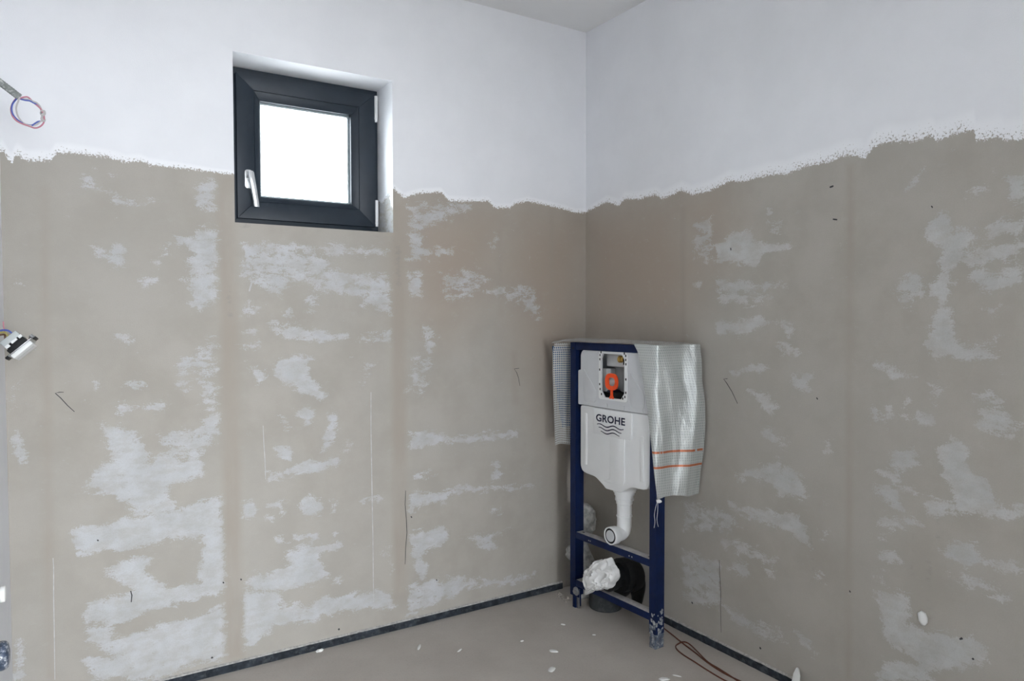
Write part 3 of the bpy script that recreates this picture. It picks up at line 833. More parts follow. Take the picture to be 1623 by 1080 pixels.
# ------------------------------------------------------------------ window
win = empty('window_1', ((WX0 + WX1) / 2, .16, WZ0))
tag(win, 'square anthracite grey tilt window with silver handle, set in the plaster', kind='structure')
win_inv = -np.array(win.location)
def win_obj(name, bm, mat, parent=win, **k):
    bmesh.ops.translate(bm, verts=bm.verts[:], vec=-Vector(win.location))
    return bm_obj(name, bm, mat, parent, **k)
def xz(a, b, d): return (a, d, b)
def ring(bm, o, i, d0, d1):
    """four mitred members between rectangle o and i (x0,x1,z0,z1)"""
    oc = [(o[0], o[2]), (o[1], o[2]), (o[1], o[3]), (o[0], o[3])]
    ic = [(i[0], i[2]), (i[1], i[2]), (i[1], i[3]), (i[0], i[3])]
    for k in range(4):
        j = (k + 1) % 4
        poly = [oc[k], oc[j], ic[j], ic[k]]
        vs0 = [bm.verts.new(xz(a, b, d0)) for a, b in poly]
        vs1 = [bm.verts.new(xz(a, b, d1)) for a, b in poly]
        bm.faces.new(vs0); bm.faces.new(vs1[::-1])
        for n_ in range(4):
            bm.faces.new((vs0[n_], vs0[(n_ + 1) % 4], vs1[(n_ + 1) % 4], vs1[n_]))
SO = (-1.525, -.984, 1.632, 2.168)      # sash outer
SB = (-1.462, -1.053, 1.697, 2.110)     # bead outer
SG = (-1.439, -1.084, 1.719, 2.077)     # glass
bm = bmesh.new(); ring(bm, (WX0 + .001, WX1 - .001, WZ0 + .002, WZ1 - .002), (-1.49, -1.03, 1.66, 2.14), .156, .225)
win_obj('outer_frame', bm, M_ANTH, smooth=True, bevel=.0012)
sash = None
bm = bmesh.new(); ring(bm, SO, SB, .137, .21)
sash = win_obj('sash', bm, M_ANTH, smooth=True, bevel=.0016)
bm = bmesh.new(); ring(bm, (SO[0] + .004, SO[1] - .004, SO[2] + .004, SO[3] - .004), (-1.50, -1.01, 1.66, 2.145), .146, .1585)
win_obj('gasket', bm, M_ANTH_D)
# bevelled glazing bead: front edge steps down to the glass
def bead(bm, o, i, d_o, d_i):
    oc = [(o[0], o[2]), (o[1], o[2]), (o[1], o[3]), (o[0], o[3])]
    ic = [(i[0], i[2]), (i[1], i[2]), (i[1], i[3]), (i[0], i[3])]
    for k in range(4):
        j = (k + 1) % 4
        a, b, c, d = (bm.verts.new(xz(*oc[k], d_o)), bm.verts.new(xz(*oc[j], d_o)), bm.verts.new(xz(*ic[j], d_i)), bm.verts.new(xz(*ic[k], d_i)))
        e, f, g, h = (bm.verts.new(xz(*oc[k], .20)), bm.verts.new(xz(*oc[j], .20)), bm.verts.new(xz(*ic[j], .20)), bm.verts.new(xz(*ic[k], .20)))
        for fc in ((a, b, c, d), (h, g, f, e), (a, e, f, b), (d, c, g, h), (a, d, h, e), (b, f, g, c)):
            bm.faces.new(fc)
bm = bmesh.new(); bead(bm, (SB[0] + .001, SB[1] - .001, SB[2] + .001, SB[3] - .001), SG, .138, .147)
win_obj('glazing_bead', bm, M_ANTH, parent=win, smooth=True, bevel=.001)
bm = bmesh.new(); ring(bm, (SG[0] - .003, SG[1] + .003, SG[2] - .003, SG[3] + .003), (SG[0] + .008, SG[1] - .008, SG[2] + .008, SG[3] - .008), .168, .182)
win_obj('spacer_bar', bm, M_BEADLIGHT)
bm = bmesh.new(); add_box(bm, ((SG[0] + SG[1]) / 2, .166, (SG[2] + SG[3]) / 2), (SG[1] - SG[0] + .004, .003, SG[3] - SG[2] + .004))
win_obj('glass_pane', bm, M_GLASS)
# hinges
for z0, z1 in ((2.078, 2.166), (1.652, 1.742)):
    bm = bmesh.new()
    g = bmesh.ops.create_cone(bm, cap_ends=True, segments=14, radius1=.0075, radius2=.0075, depth=z1 - z0)
    bmesh.ops.translate(bm, verts=g['verts'], vec=(-.979, .139, (z0 + z1) / 2))
    h = win_obj('hinge', bm, M_HINGE, smooth=True)
    bm = bmesh.new()
    g = bmesh.ops.create_cone(bm, cap_ends=True, segments=14, radius1=.006, radius2=.0085, depth=.016)
    bmesh.ops.translate(bm, verts=g['verts'], vec=(-.979, .139, z0 - .009))
    win_obj('hinge_cap', bm, M_HINGE, parent=h, smooth=True)
# handle
hx = -1.4865
ro = rounded([(hx - .0145, 1.742), (hx + .0145, 1.742), (hx + .0145, 1.812), (hx - .0145, 1.812)], .0144, 6)
bm = bmesh.new(); add_plate(bm, ro, [], .126, .138, xz)
hd = win_obj('handle', bm, M_CHROME, smooth=True, bevel=.002)
hd['label'] = 'silver window handle'
V, F = [], []
add_lathe(V, F, [(.0095, 0), (.0095, .022), (.008, .026)], (hx, .128, 1.783), (0, -1, 0), 16)
mesh_obj('handle_neck', [np.array(v) - np.array(win.location) for v in V], F, M_CHROME, hd, True)
bm = bmesh.new()
secs = []
for t, x, y, z, w, d in ((0, hx + .000, .098, 1.802, .009, .006), (.1, hx + .001, .096, 1.795, .0115, .008), (.3, hx + .004, .093, 1.770, .0115, .008), (.6, hx + .012, .093, 1.725, .0105, .007), (.85, hx + .018, .096, 1.69, .0100, .0065), (1, hx + .0205, .0975, 1.672, .0100, .006)):
    ringv = []
    for k in range(12):
        an = 2 * math.pi * k / 12
        ca, sa = math.cos(an), math.sin(an)
        sx = math.copysign(abs(ca) ** .6, ca); sy = math.copysign(abs(sa) ** .6, sa)
        ringv.append(bm.verts.new((x + w * sx, y + d * sy, z)))
    secs.append(ringv)
for a, b in zip(secs[:-1], secs[1:]):
    for k in range(12):
        bm.faces.new((a[k], a[(k + 1) % 12], b[(k + 1) % 12], b[k]))
bm.faces.new(secs[0]); bm.faces.new(secs[-1][::-1])
win_obj('lever', bm, M_CHROME, parent=hd, smooth=True)

# ------------------------------------------------------------------ toilet installation frame
fr = empty('toilet_frame', tuple(FO), FROT)
tag(fr, 'dark blue steel toilet mounting frame with white concealed cistern in the room corner', 'toilet frame')
W_, HT = .503, 1.153
def fbox(name, lo, hi, mat, parent=fr, bevel=.002):
    return box_obj(name, lo, hi, mat, parent, bevel)
def post(u0, u1, zb):
    # C profile: front, both sides, open slot at the back
    bm = bmesh.new()
    out = [(u0, 0), (u1, 0), (u1, .046), (u0 + (u1 - u0) * .66, .046), (u0 + (u1 - u0) * .66, .043), (u1 - .003, .043), (u1 - .003, .003), (u0 + .003, .003), (u0 + .003, .043), (u0 + (u1 - u0) * .34, .043), (u0 + (u1 - u0) * .34, .046), (u0, .046)]
    a = [bm.verts.new((x, y, zb)) for x, y in out]; b = [bm.verts.new((x, y, HT)) for x, y in out]
    n = len(out)
    bm.faces.new(a[::-1]); bm.faces.new(b)
    for k in range(n):
        bm.faces.new((a[k], a[(k + 1) % n], b[(k + 1) % n], b[k]))
    return bm_obj('post', bm, M_BLUE, fr, smooth=False)
pl = post(0, .034, .055); pr_ = post(.469, .503, .055)
fbox('top_bar', (.0345, .001, 1.122), (.4685, .044, HT - .0005), M_BLUE)
for z0, z1 in ((.308, .336), (.101, .128)):
    cb = fbox('cross_bar', (.0345, .001, z0), (.4685, .042, z1), M_BLUE)
    d_ = fbox('dust_layer', (.0375, .004, z1 - .0002), (.4655, .0405, z1 + .0012), M_DUSTY, cb, .0004)
    d_['label'] = 'pale dust lying on the bar'
    if z0 > .2:
        for uu in (.062, .45):
            fbox('bolt_hole', (uu - .006, .018, z1 + .001), (uu + .006, .026, z1 + .0018), M_BLACK, cb, 0)
        for uu in (.12, .13, .36, .375):
            fbox('bolt_hole', (uu - .002, .0, z0 + .010), (uu + .002, .0012, z0 + .015), M_DUSTY, cb, 0)
# round tab with screw head on the top bar corner
lathe_obj('bolt_hole', [(.005, 0), (.005, .0012)], (.017, .0004, 1.128), (0, -1, 0), M_BLACK, pl, 14)
# feet
ft = fbox('foot', (.008, .006, 0.0), (.027, .040, .10), M_BLUE, fr, .002)
fbox('foot_rod', (.0275, .012, 0), (.041, .02, .085), M_STEEL, ft, .001)
lathe_obj('clamp_bolt', [(.017, 0), (.017, .002), (.0115, .003), (.0115, .010), (.006, .011)], (.040, -.0005, .079), (0, -1, 0), M_STEEL, ft, 6)
lathe_obj('bolt_washer', [(.0185, 0), (.0185, .0025)], (.040, .001, .079), (0, -1, 0), M_STEEL, ft, 20)
fbox('bolt_plate', (.0275, .001, .055), (.055, .006, .100), M_BLUE, ft, .001)
bm = bmesh.new()
add_box(bm, (.487, .022, .045), (.030, .044, .09))
bmesh.ops.subdivide_edges(bm, edges=bm.edges[:], cuts=7, use_grid_fill=True)
for v in bm.verts:
    nz = mnoise.noise(Vector(v.co) * 55) * .005
    c = Vector((.487, .022, v.co.z)); d = (v.co - c); d.z = 0
    if d.length > 1e-6: v.co += d.normalized() * nz * (1 if v.co.z > .004 else 0)
fo = bm_obj('foot', bm, M_FOOT, fr, smooth=False)
fo['label'] = 'foot smeared with grey cement'
# smear crust on lower post
V, F = [], []
rs = random.Random(3)
for k in range(26):
    z = .055 + rs.random() ** 1.8 * .09
    side = rs.random() < .72
    c = np.array([.5032, .004 + rs.random() * .038, z]) if side else np.array([.470 + rs.random() * .03, -.0002, z])
    s = .003 + rs.random() * .005
    b0 = len(V)
    for an in range(6):
        a = an / 6 * 2 * math.pi; rr = s * (.6 + .6 * rs.random())
        V.append(c + (np.array([0, math.cos(a) * rr, math.sin(a) * rr * 1.3]) if side else np.array([math.cos(a) * rr, 0, math.sin(a) * rr * 1.3])))
    V.append(c + (np.array([.0022, 0, 0]) if side else np.array([0, -.0022, 0])))
    for an in range(6):
        F.append((b0 + an, b0 + (an + 1) % 6, b0 + 6))
cr = mesh_obj('cement_smear', V, F, simple('cement_smear', (.30, .31, .32), .95, var=.25, scale=90), fr)

# ---- cistern
tank_out = [(.050, .886), (.050, .625), (.062, .604), (.085, .598), (.145, .594), (.195, .566), (.208, .556), (.297, .556), (.310, .566), (.358, .590), (.42, .592), (.445, .600), (.455, .622), (.455, .886)]
bm = bmesh.new(); add_plate(bm, rounded(tank_out, .012, 3), [], .014, .145, uvz)
tank = bm_obj('tank', bm, M_TANK, fr, smooth=True, bevel=.006, seg=3)
tank['label'] = 'white plastic cistern tank'
for (u0, z0, u1, z1) in ((.078, .635, .094, .855), (.408, .622, .424, .80)):
    bm = bmesh.new(); add_plate(bm, rounded([(u0, z0), (u1, z0), (u1, z1), (u0, z1)], .006, 3), [], .0105, .016, uvz)
    bm_obj('rib', bm, M_TANK, tank, smooth=True, bevel=.002)
bm = bmesh.new(); add_plate(bm, rounded([(.2, .585), (.31, .585), (.32, .60), (.32, .78), (.245, .78), (.238, .77), (.238, .60)], .008, 3), [], .0095, .016, uvz)
bm_obj('raised_channel', bm, M_TANK, tank, smooth=True, bevel=.003)
bm = bmesh.new(); add_plate(bm, rounded([(.140, .776), (.362, .776), (.362, .884), (.140, .884)], .005, 3), [], .0075, .016, uvz)
plate = bm_obj('label_plate', bm, M_TANK, tank, smooth=True, bevel=.0012)
lathe_obj('outlet_neck', [(.058, 0), (.054, .010), (.049, .016), (.049, .022)], (.2525, .078, .572), (0, 0, -1), M_TANK, tank, 28)
# lettering
def letters(text, u0, u1, z0, z1, v, parent):
    cu = bpy.data.curves.new('lettering', 'FONT')
    cu.body = text; cu.size = 1.0; cu.offset = .028; cu.extrude = 0.0; cu.resolution_u = 4; cu.space_character = 1.04
    to = bpy.data.objects.new('lettering', cu); COL.objects.link(to)
    bpy.context.view_layer.update()
    dg = bpy.context.evaluated_depsgraph_get()
    me = bpy.data.meshes.new_from_object(to.evaluated_get(dg))
    bpy.data.objects.remove(to)
    xs = [q.co.x for q in me.vertices]; ys = [q.co.y for q in me.vertices]
    x0, x1, y0, y1 = min(xs), max(xs), min(ys), max(ys)
    for q in me.vertices:
        q.co = Vector((u0 + (q.co.x - x0) / (x1 - x0) * (u1 - u0), v, z0 + (q.co.y - y0) / (y1 - y0) * (z1 - z0)))
    me.materials.clear(); me.materials.append(M_NAVY)
    o = link('lettering', me, parent)
    o['label'] = 'navy GROHE lettering'
    return o
letters('GROHE', .157, .328, .830, .861, .0068, tank)
def wave(u0, u1, zc, amp, wdt):
    V, F = [], []
    n = 40
    for i in range(n + 1):
        t = i / n; u = u0 + (u1 - u0) * t
        z = zc + amp * math.sin((u - .155) / .082 * 2 * math.pi - .3)
        sl = amp * 2 * math.pi / .082 * math.cos((u - .155) / .082 * 2 * math.pi - .3)
        w = wdt * (.55 + .45 * math.sin(math.pi * min(1, max(0, t * .9 + .05))))
        nn = np.array([-sl, 1]); nn /= np.linalg.norm(nn)
        V += [(u + nn[0] * w, .0068, z + nn[1] * w), (u - nn[0] * w, .0068, z - nn[1] * w)]
        if i: F.append((2 * i - 2, 2 * i - 1, 2 * i + 1, 2 * i))
    mesh_obj('wave_line', V, F, M_NAVY, tank)
wave(.163, .320, .8165, .0045, .0024); wave(.173, .308, .8025, .0045, .0023); wave(.186, .296, .7885, .0043, .0022)

# ---- shroud with access opening
hole = [(.196, 1.112), (.308, 1.112), (.322, 1.092), (.322, .958), (.303, .933), (.205, .933), (.186, .958), (.186, 1.092)]
sh_out = rounded([(.040, .889), (.040, 1.036), (.056, 1.036), (.056, 1.10), (.063, 1.116), (.080, 1.125), (.425, 1.125), (.442, 1.116), (.449, 1.10), (.449, 1.036), (.465, 1.036), (.465, .889)], .007, 3)
sh_out = [(u, z) for u, z in sh_out]
bm = bmesh.new(); add_plate(bm, sh_out, [hole], .010, .016, uvz)
shroud = bm_obj('shroud', bm, M_SHROUD, fr, smooth=False, bevel=0)
shroud['label'] = 'greyish white plastic cistern cover with access opening'
bm = bmesh.new()
for lo, hi in (((.056, .016, .889), (.060, .13, 1.10)), ((.445, .016, .889), (.449, .13, 1.10)), ((.075, .016, 1.119), (.43, .13, 1.123)), ((.06, .124, .889), (.445, .13, 1.121))):
    add_box(bm, [(a + b) / 2 for a, b in zip(lo, hi)], [b - a for a, b in zip(lo, hi)])
bm_obj('shroud_case', bm, M_SHROUD, shroud)
rim_o = rounded([(.172, .924), (.338, .924), (.338, 1.121), (.172, 1.121)], .012, 3)
bm = bmesh.new(); add_plate(bm, rim_o, [hole], .0075, .0102, uvz)
rim = bm_obj('opening_rim', bm, M_TANK, shroud)
for u, z in ((.180, 1.105), (.179, 1.088), (.178, 1.045), (.178, .985), (.181, .965), (.190, .945), (.330, 1.108), (.330, 1.092), (.331, 1.075), (.331, 1.015), (.331, .962), (.326, .945), (.314, .938), (.186, 1.117), (.322, 1.117)):
    fbox('slot', (u - .0028, .0068, z - .0045), (u + .0028, .0078, z + .0045), M_BLACK, shroud, 0)
for uo in ((.074, .152), (.353, .431)):
    bm = bmesh.new(); add_plate(bm, rounded([(uo[0] + .012, .905), (uo[1] - .004, .905), (uo[1], .93), (uo[1], .96), (uo[0], 1.045), (uo[0], .93)], .01, 3), [], .0085, .0105, uvz)
    bm_obj('embossed_panel', bm, M_SHROUD, shroud, smooth=True, bevel=.0008)
for uo in (.085, .2, .30, .40):
    bm = bmesh.new(); add_plate(bm, rounded([(uo, .8895), (uo + .022, .8895), (uo + .022, .908), (uo, .908)], .003, 2), [], .0088, .0105, uvz)
    bm_obj('embossed_panel', bm, M_SHROUD, shroud)
# inside of the opening
bm = bmesh.new(); add_box(bm, (.2525, .10, 1.0), (.26, .004, .22))
bm_obj('cavity_back', bm, M_CAV, shroud)
def ibox(name, q0, q1, v, d, mat, bev=.003):
    a0, a1 = on_frame(q0, v), on_frame(q1, v)
    return fbox(name, (a0[0], v, a1[1]), (a1[0], min(v + d, .098), a0[1]), mat, shroud, bev)
ibox('fill_valve_box', (961, 559), (993, 583), .050, .045, M_CAVL, .005)
ibox('inner_column', (951, 584), (961, 625), .045, .05, M_CAVL, .004)
ibox('inner_column', (955, 583), (969, 596), .070, .025, M_CAV, .003)
ibox('flush_valve', (950, 620), (1000, 640), .035, .05, M_BLACK, .004)
vt = on_frame((966, 619), .045)
lathe_obj('valve_top', [(.034, 0), (.034, .012), (.024, .020), (.012, .024)], (vt[0], .07, vt[1] - .02), (0, 0, 1), M_NAVY, shroud, 18)
vb = on_frame((970, 607), .022)
lathe_obj('valve_button', [(.016, 0), (.016, .014), (.011, .018)], (vb[0], .036, vb[1]), (0, -1, .25), M_CAVL, shroud, 16)
bi = on_frame((988, 570), .030)
lathe_obj('brass_inlet', [(.0115, 0), (.0115, .010), (.0145, .011), (.0145, .022), (.010, .026)], (bi[0], .034, bi[1]), (-1, -.25, 0), M_BRASS, shroud, 14)
ibox('inlet_bracket', (987.5, 564), (990.5, 579), .026, .02, M_BLACK, .001)
# orange tag: rounded ring with tail
V, F = [], []
n = 28
for i in range(n):
    a = 2 * math.pi * i / n
    ca, sa = math.cos(a), math.sin(a)
    sq = lambda c, e: math.copysign(abs(c) ** e, c)
    for (rx, rz, d) in ((.0195, .0175, .0015), (.036, .034, .0), (.036, .034, .006), (.0195, .0175, .0075)):
        V.append((.252 + rx * sq(ca, .75), .002 + d, 1.0 + rz * sq(sa, .75)))
for i in range(n):
    j = (i + 1) % n
    for k in range(4):
        F.append((i * 4 + k, i * 4 + (k + 1) % 4, j * 4 + (k + 1) % 4, j * 4 + k))
tg = mesh_obj('pull_tag', V, F, M_ORANGE, fr, True)
tg['label'] = 'orange plastic pull tag'
try: tg.data.set_sharp_from_angle(angle=math.radians(40))
except Exception: pass
bm = bmesh.new()
add_plate(bm, rounded([(.2475, .97), (.2565, .97), (.2575, .944), (.2645, .936), (.2605, .930), (.252, .933), (.2435, .930), (.2395, .936), (.2465, .944)], .002, 2), [], .003, .008, uvz)
bm_obj('tag_tail', bm, M_ORANGE, tg)

# ---- flush pipe
fp = tube_obj('flush_pipe', [(.2525, .078, .545), (.2525, .078, .50), (.2525, .078, .43), (.2525, .0765, .40), (.2525, .068, .380), (.2525, .050, .373), (.2525, .03, .373)], [.031, .031, .030, .030, .030, .030, .030], M_TANK, fr, 24, 6)
lathe_obj('pipe_collar', [(.046, 0), (.046, .010), (.041, .0105), (.041, .022), (.037, .0225), (.037, .036), (.0385, .0365), (.0385, .044), (.034, .0445), (.034, .058), (.031, .06)], (.2525, .078, .553), (0, 0, -1), M_TANK, fp, 28)
lathe_obj('pipe_ring', [(.0325, 0), (.0335, .003), (.0325, .006)], (.2525, .078, .447), (0, 0, -1), M_TANK, fp, 28)
V, F = [], []
add_lathe(V, F, [(.031, 0), (.0355, .006), (.0365, .03), (.0365, .038), (.031, .038), (.031, .018)], (.2525, .036, .373), (0, -1, 0), 28, closed=False)
ob = mesh_obj('pipe_socket', V, F, M_TANK, fp, True)
lathe_obj('seal_ring', [(.0308, 0), (.0308, .004), (.0235, .004), (.0235, 0)], (.2525, .004, .373), (0, -1, 0), M_BLACK, fp, 28)
lathe_obj('pipe_plug', [(.0232, 0), (.0232, .008), (.021, .010)], (.2525, .006, .373), (0, -1, 0), M_SHROUD, fp, 28)

# ------------------------------------------------------------------ woven sheet over the frame
sheet = empty('woven_sheet', tuple(FO), FROT)
sheet.location.z = 0
tag(sheet, 'silvery woven plastic sheet with orange dashes draped over the blue frame', 'plastic sheet')
def surf(name, na, nb, fn, mat, thick=.0008):
    V, F, UV = [], [], []
    for i in range(na + 1):
        for j in range(nb + 1):
            p, uv = fn(i / na, j / nb)
            V.append(p); UV.append(uv)
    for i in range(na):
        for j in range(nb):
            a = i * (nb + 1) + j
            F.append((a, a + nb + 1, a + nb + 2, a + 1))
    o = mesh_obj(name, V, F, mat, sheet, True)
    ul = o.data.uv_layers.new(name='UVMap')
    for lp in o.data.loops:
        ul.data[lp.index].uv = UV[lp.vertex_index]
    return o
def polyline_at(pts, s):
    pts = [np.array(q, float) for q in pts]
    L = [0]
    for a, b in zip(pts[:-1], pts[1:]): L.append(L[-1] + np.linalg.norm(b - a))
    x = s * L[-1]
    return np.array([np.interp(x, L, [q[k] for q in pts]) for k in range(len(pts[0]))]), x
RZ0 = .571
def right_drape(a, b):
    z = 1.158 + (RZ0 - 1.158) * b
    ue = np.interp(z, [.571, .70, .80, .90, 1.0, 1.08, 1.13, 1.158], [.519, .500, .487, .468, .447, .428, .413, .392])
    bow = math.sin(math.pi * min(1, max(0, (1.158 - z) / .587)))
    out = .010 + .010 * bow
    back_u = .536 + .022 * bow + .01 * (1 - b)
    back_v = .190 + .004 * bow
    vf = .150 - .055 * b
    fl = .020 + .014 * bow
    pts = [(ue, -.010), (max(ue + .006, .501), -.012 - .003 * bow), (.510 + .3 * out, -.008), (.511 + .6 * out, .01), (.512 + .8 * out, vf - .045), (.514 + out, vf - .02), (.514 + out + fl * .5, vf), (.516 + out + fl, vf + .018), (max(back_u, .518 + out + fl), back_v)]
    (u, v), x = polyline_at(pts, a)
    w = mnoise.noise(Vector((x * 14, b * 2.2, .3))) * .012 * min(1, b * 4) + mnoise.noise(Vector((x * 34, b * 6, 4.3))) * .0045 * min(1, b * 4)
    u += w * (1 if x > .05 else .2); v -= w * .6 * (1 if x < .12 else 0) + .002
    v = min(v, .198)
    zz = z
    if b > .9:
        zz += (b - .9) / .1 * (.012 * math.sin(min(1, a * 1.3) * math.pi) + .006 * a)
    zz += .004 * mnoise.noise(Vector((x * 9, 2.2, 1))) * (1 - b)
    return (u, v, zz), (x, zz - RZ0 if b < 1 else 0.0)
surf('hanging_end', 44, 60, right_drape, M_SHEET)
def top_sheet(a, b):
    u = -.055 + a * .60
    vf = -.012 - .05 * max(0, 1 - a * 3.2) ** 1.0
    if u < 0: vf = -.062 + .3 * max(0, (u + .05)) * 0
    v = vf + (.192 - vf) * b
    z = 1.1585 + .010 * math.sin(math.pi * b) * (1 - .3 * a) + .003 * mnoise.noise(Vector((u * 16, v * 20, 2)))
    if u < -.02: z -= (-.02 - u) ** 2 * 9
    if u > .50: z -= (u - .50) ** 2 * 3
    if .38 < u < .52 and b == 0: z += .001
    return (u, v, max(z, 1.1545 if -.0 <= u <= .5 else 0)), (u + 1, v + 1)
surf('top_layer', 60, 16, top_sheet, M_MESH)
def front_lip(a, b):      # folded lip between top and hanging end at the front corner
    u = .392 + a * .115
    z = 1.159 - b * (.012 + .02 * a)
    v = -.012 - .004 * math.sin(b * math.pi)
    return (u, v, z), (u, z)
def left_drape(a, b):
    z = 1.150 - b * .447
    fold = .012 * math.sin(a * 7 + b * 2.4) * (.4 + b)
    u = -.060 + a * .030 + fold * .5 - .006 * math.sin(b * 3)
    v = -.050 + a * .17 + .010 * b * (1 - a)
    if b < .12:
        t = 1 - b / .12
        u += .016 * t * t
    z += .004 * math.sin(a * 9) * b
    return (u, v, z), (a * .19 + 2, (1 - b) * .447)
surf('hanging_end', 20, 44, left_drape, M_MESH)
def blue_layer(a, b):
    z = 1.135 - b * .36
    u = -.072 + a * .03 - .004
    v0 = -.040 + .055 * b ** 1.4
    v = v0 + a * (.12 - v0)
    return (u, v, z), (a, b)
bl = surf('blue_film', 10, 24, blue_layer, M_BLUEFILM)
bl['label'] = 'blue film showing through the mesh'
for pts in ([(.521, -.012, .575), (.517, -.018, .55), (.508, -.015, .52), (.512, -.016, .495), (.506, -.014, .47)],
            [(.522, -.012, .575), (.526, -.016, .54), (.524, -.018, .505), (.529, -.016, .48)]):
    tube_obj('loose_thread', pts, .0008, M_RAG, sheet, 5, 5)
bm = bmesh.new()
g = bmesh.ops.create_icosphere(bm, subdivisions=2, radius=1)
for v in bm.verts:
    k = 1 + .35 * mnoise.noise(v.co * 2.3)
    v.co = Vector((.524 + v.co.x * .012 * k, -.008 + v.co.y * .008 * k, .574 + v.co.z * .007 * k))
bm_obj('frayed_corner', bm, M_RAG, sheet)

# ------------------------------------------------------------------ waste pipe, rag, crusted pipe
waste = empty('waste_pipe', frame_world(.12, .125, 0), FROT)
tag(waste, 'black plastic waste pipe bend rising from the floor behind the frame', 'waste pipe')
wl = lambda u, v, z: (u - .12, v - .125, z)
tube_obj('pipe_bend', [wl(.235, -.004, .200), wl(.237, .03, .200), wl(.238, .07, .196), (.105, -.03, .175), (.075, -.008, .135), (.02, .0, .09), (-.02, .0, .055), (-.03, 0, .03)],
         [.050, .050, .050, .051, .052, .053, .054, .055], M_BLACK, waste, 24, 5)
lathe_obj('pipe_collar', [(.051, 0), (.058, .003), (.060, .02), (.058, .034), (.051, .037)], wl(.235, -.008, .200), (0, 1, 0), M_BLACK, waste, 28)
lathe_obj('coupling', [(.05, 0), (.068, .004), (.068, .040), (.05, .046)], wl(.246, .055, .198), (.08, 1, -.06), M_BLACK, waste, 28)
lathe_obj('bend_body', [(.03, 0), (.064, .004), (.066, .03), (.060, .055), (.03, .06)], wl(.252, .085, .190), (.1, 1, -.1), M_BLACK, waste, 28)
tube_obj('side_branch', [wl(.262, .115, .185), wl(.268, .135, .15), wl(.268, .14, .10), wl(.262, .14, .05)], [.044, .038, .026, .018], M_BLACK, waste, 18, 5)
fs = lathe_obj('floor_socket', [(.070, 0), (.072, .01), (.072, .058), (.0765, .064), (.0765, .078), (.068, .083), (.055, .083)], (-.03, 0, 0), (0, 0, 1), M_DGREY, waste, 32)
fs['label'] = 'dark grey pipe socket at floor level'

bm = bmesh.new()
bmesh.ops.create_icosphere(bm, subdivisions=5, radius=1)
rp = [on_frame(q, -.035) for q in ((928, 915), (941, 899), (958, 889), (968, 884), (972, 895), (979, 903), (980, 917), (974, 925), (968, 934), (960, 929), (946, 933), (932, 942), (929, 928))]
rc = on_frame((955, 914), -.035)
angs = [(math.atan2(z - rc[1], u - rc[0]), math.hypot(u - rc[0], z - rc[1])) for u, z in rp]
angs.sort()
ta = [a for a, r in angs]; tr = [r for a, r in angs]
ta = [ta[-1] - 2 * math.pi] + ta + [ta[0] + 2 * math.pi]; tr = [tr[-1]] + tr + [tr[0]]
for v in bm.verts:
    x, y, z = v.co
    a = math.atan2(z, x); rr = np.interp(a, ta, tr)
    h = math.hypot(x, z)
    q = v.co * 2.1
    ridge = 1 - abs(mnoise.noise(q * 1.1 + Vector((3, 1, 7)))) * 2.6
    ridge2 = 1 - abs(mnoise.noise(q * 2.3 + Vector((9, 4, 2)))) * 2.0
    k = (h ** .85) * rr
    dep = y * .030 + (.016 * ridge + .004 * ridge2) * (-1 if y < 0 else .2)
    v.co = Vector((math.cos(a) * k + .004 * mnoise.noise(q * 2), dep, math.sin(a) * k + .004 * mnoise.noise(q * 2 + Vector((5, 5, 5)))))
rag = bm_obj('plastic_film', bm, M_RAG, None, smooth=True)
rag.location = frame_world(rc[0], -.035, rc[1]); rag.rotation_euler = (0, 0, FROT)
tag(rag, 'crumpled white plastic film stuffed in the black pipe opening', 'plastic film')

cp = empty('capped_pipe', frame_world(-.068, .135, 0), FROT)
tag(cp, 'plaster crusted pipe stub standing in the corner behind the blue post', 'pipe')
def crust(name, prof, c, parent, amp=.006, seg=28, hh=40):
    V, F = [], []
    zs = np.linspace(prof[0][1], prof[-1][1], hh)
    rs_ = np.interp(zs, [h for r, h in prof], [r for r, h in prof])
    for i, (z, r) in enumerate(zip(zs, rs_)):
        for k in range(seg):
            a = 2 * math.pi * k / seg
            p = Vector((math.cos(a) * r, math.sin(a) * r, z))
            r2 = r + amp * mnoise.noise(p * 38 + Vector((c[0] * 40, 0, 0))) + amp * .5 * mnoise.noise(p * 90)
            V.append((c[0] + math.cos(a) * r2, c[1] + math.sin(a) * r2, c[2] + z))
    for i in range(hh - 1):
        for k in range(seg):
            a = i * seg + k; b = i * seg + (k + 1) % seg
            F.append((a, b, b + seg, a + seg))
    F.append(tuple(reversed(range(seg)))); F.append(tuple((hh - 1) * seg + k for k in range(seg)))
    return mesh_obj(name, V, F, M_CRUST, parent, True)
crust('pipe_base', [(.050, 0), (.052, .06), (.058, .10), (.058, .118), (.050, .125), (.050, .15), (.034, .20), (.022, .225), (.02, .25), (.022, .27)], (0, 0, 0), cp)
crust('plug', [(.020, .262), (.030, .278), (.034, .288), (.047, .300), (.050, .34), (.046, .38), (.035, .405), (.012, .418)], (.006, 0, 0), cp, .007)
crust('side_lump', [(.008, .15), (.024, .17), (.022, .20), (.006, .215)], (-.055, -.03, 0), cp, .006, 16, 16)
crust('side_lump', [(.006, .3), (.026, .33), (.024, .39), (.006, .41)], (-.050, .0, 0), cp, .006, 16, 16)

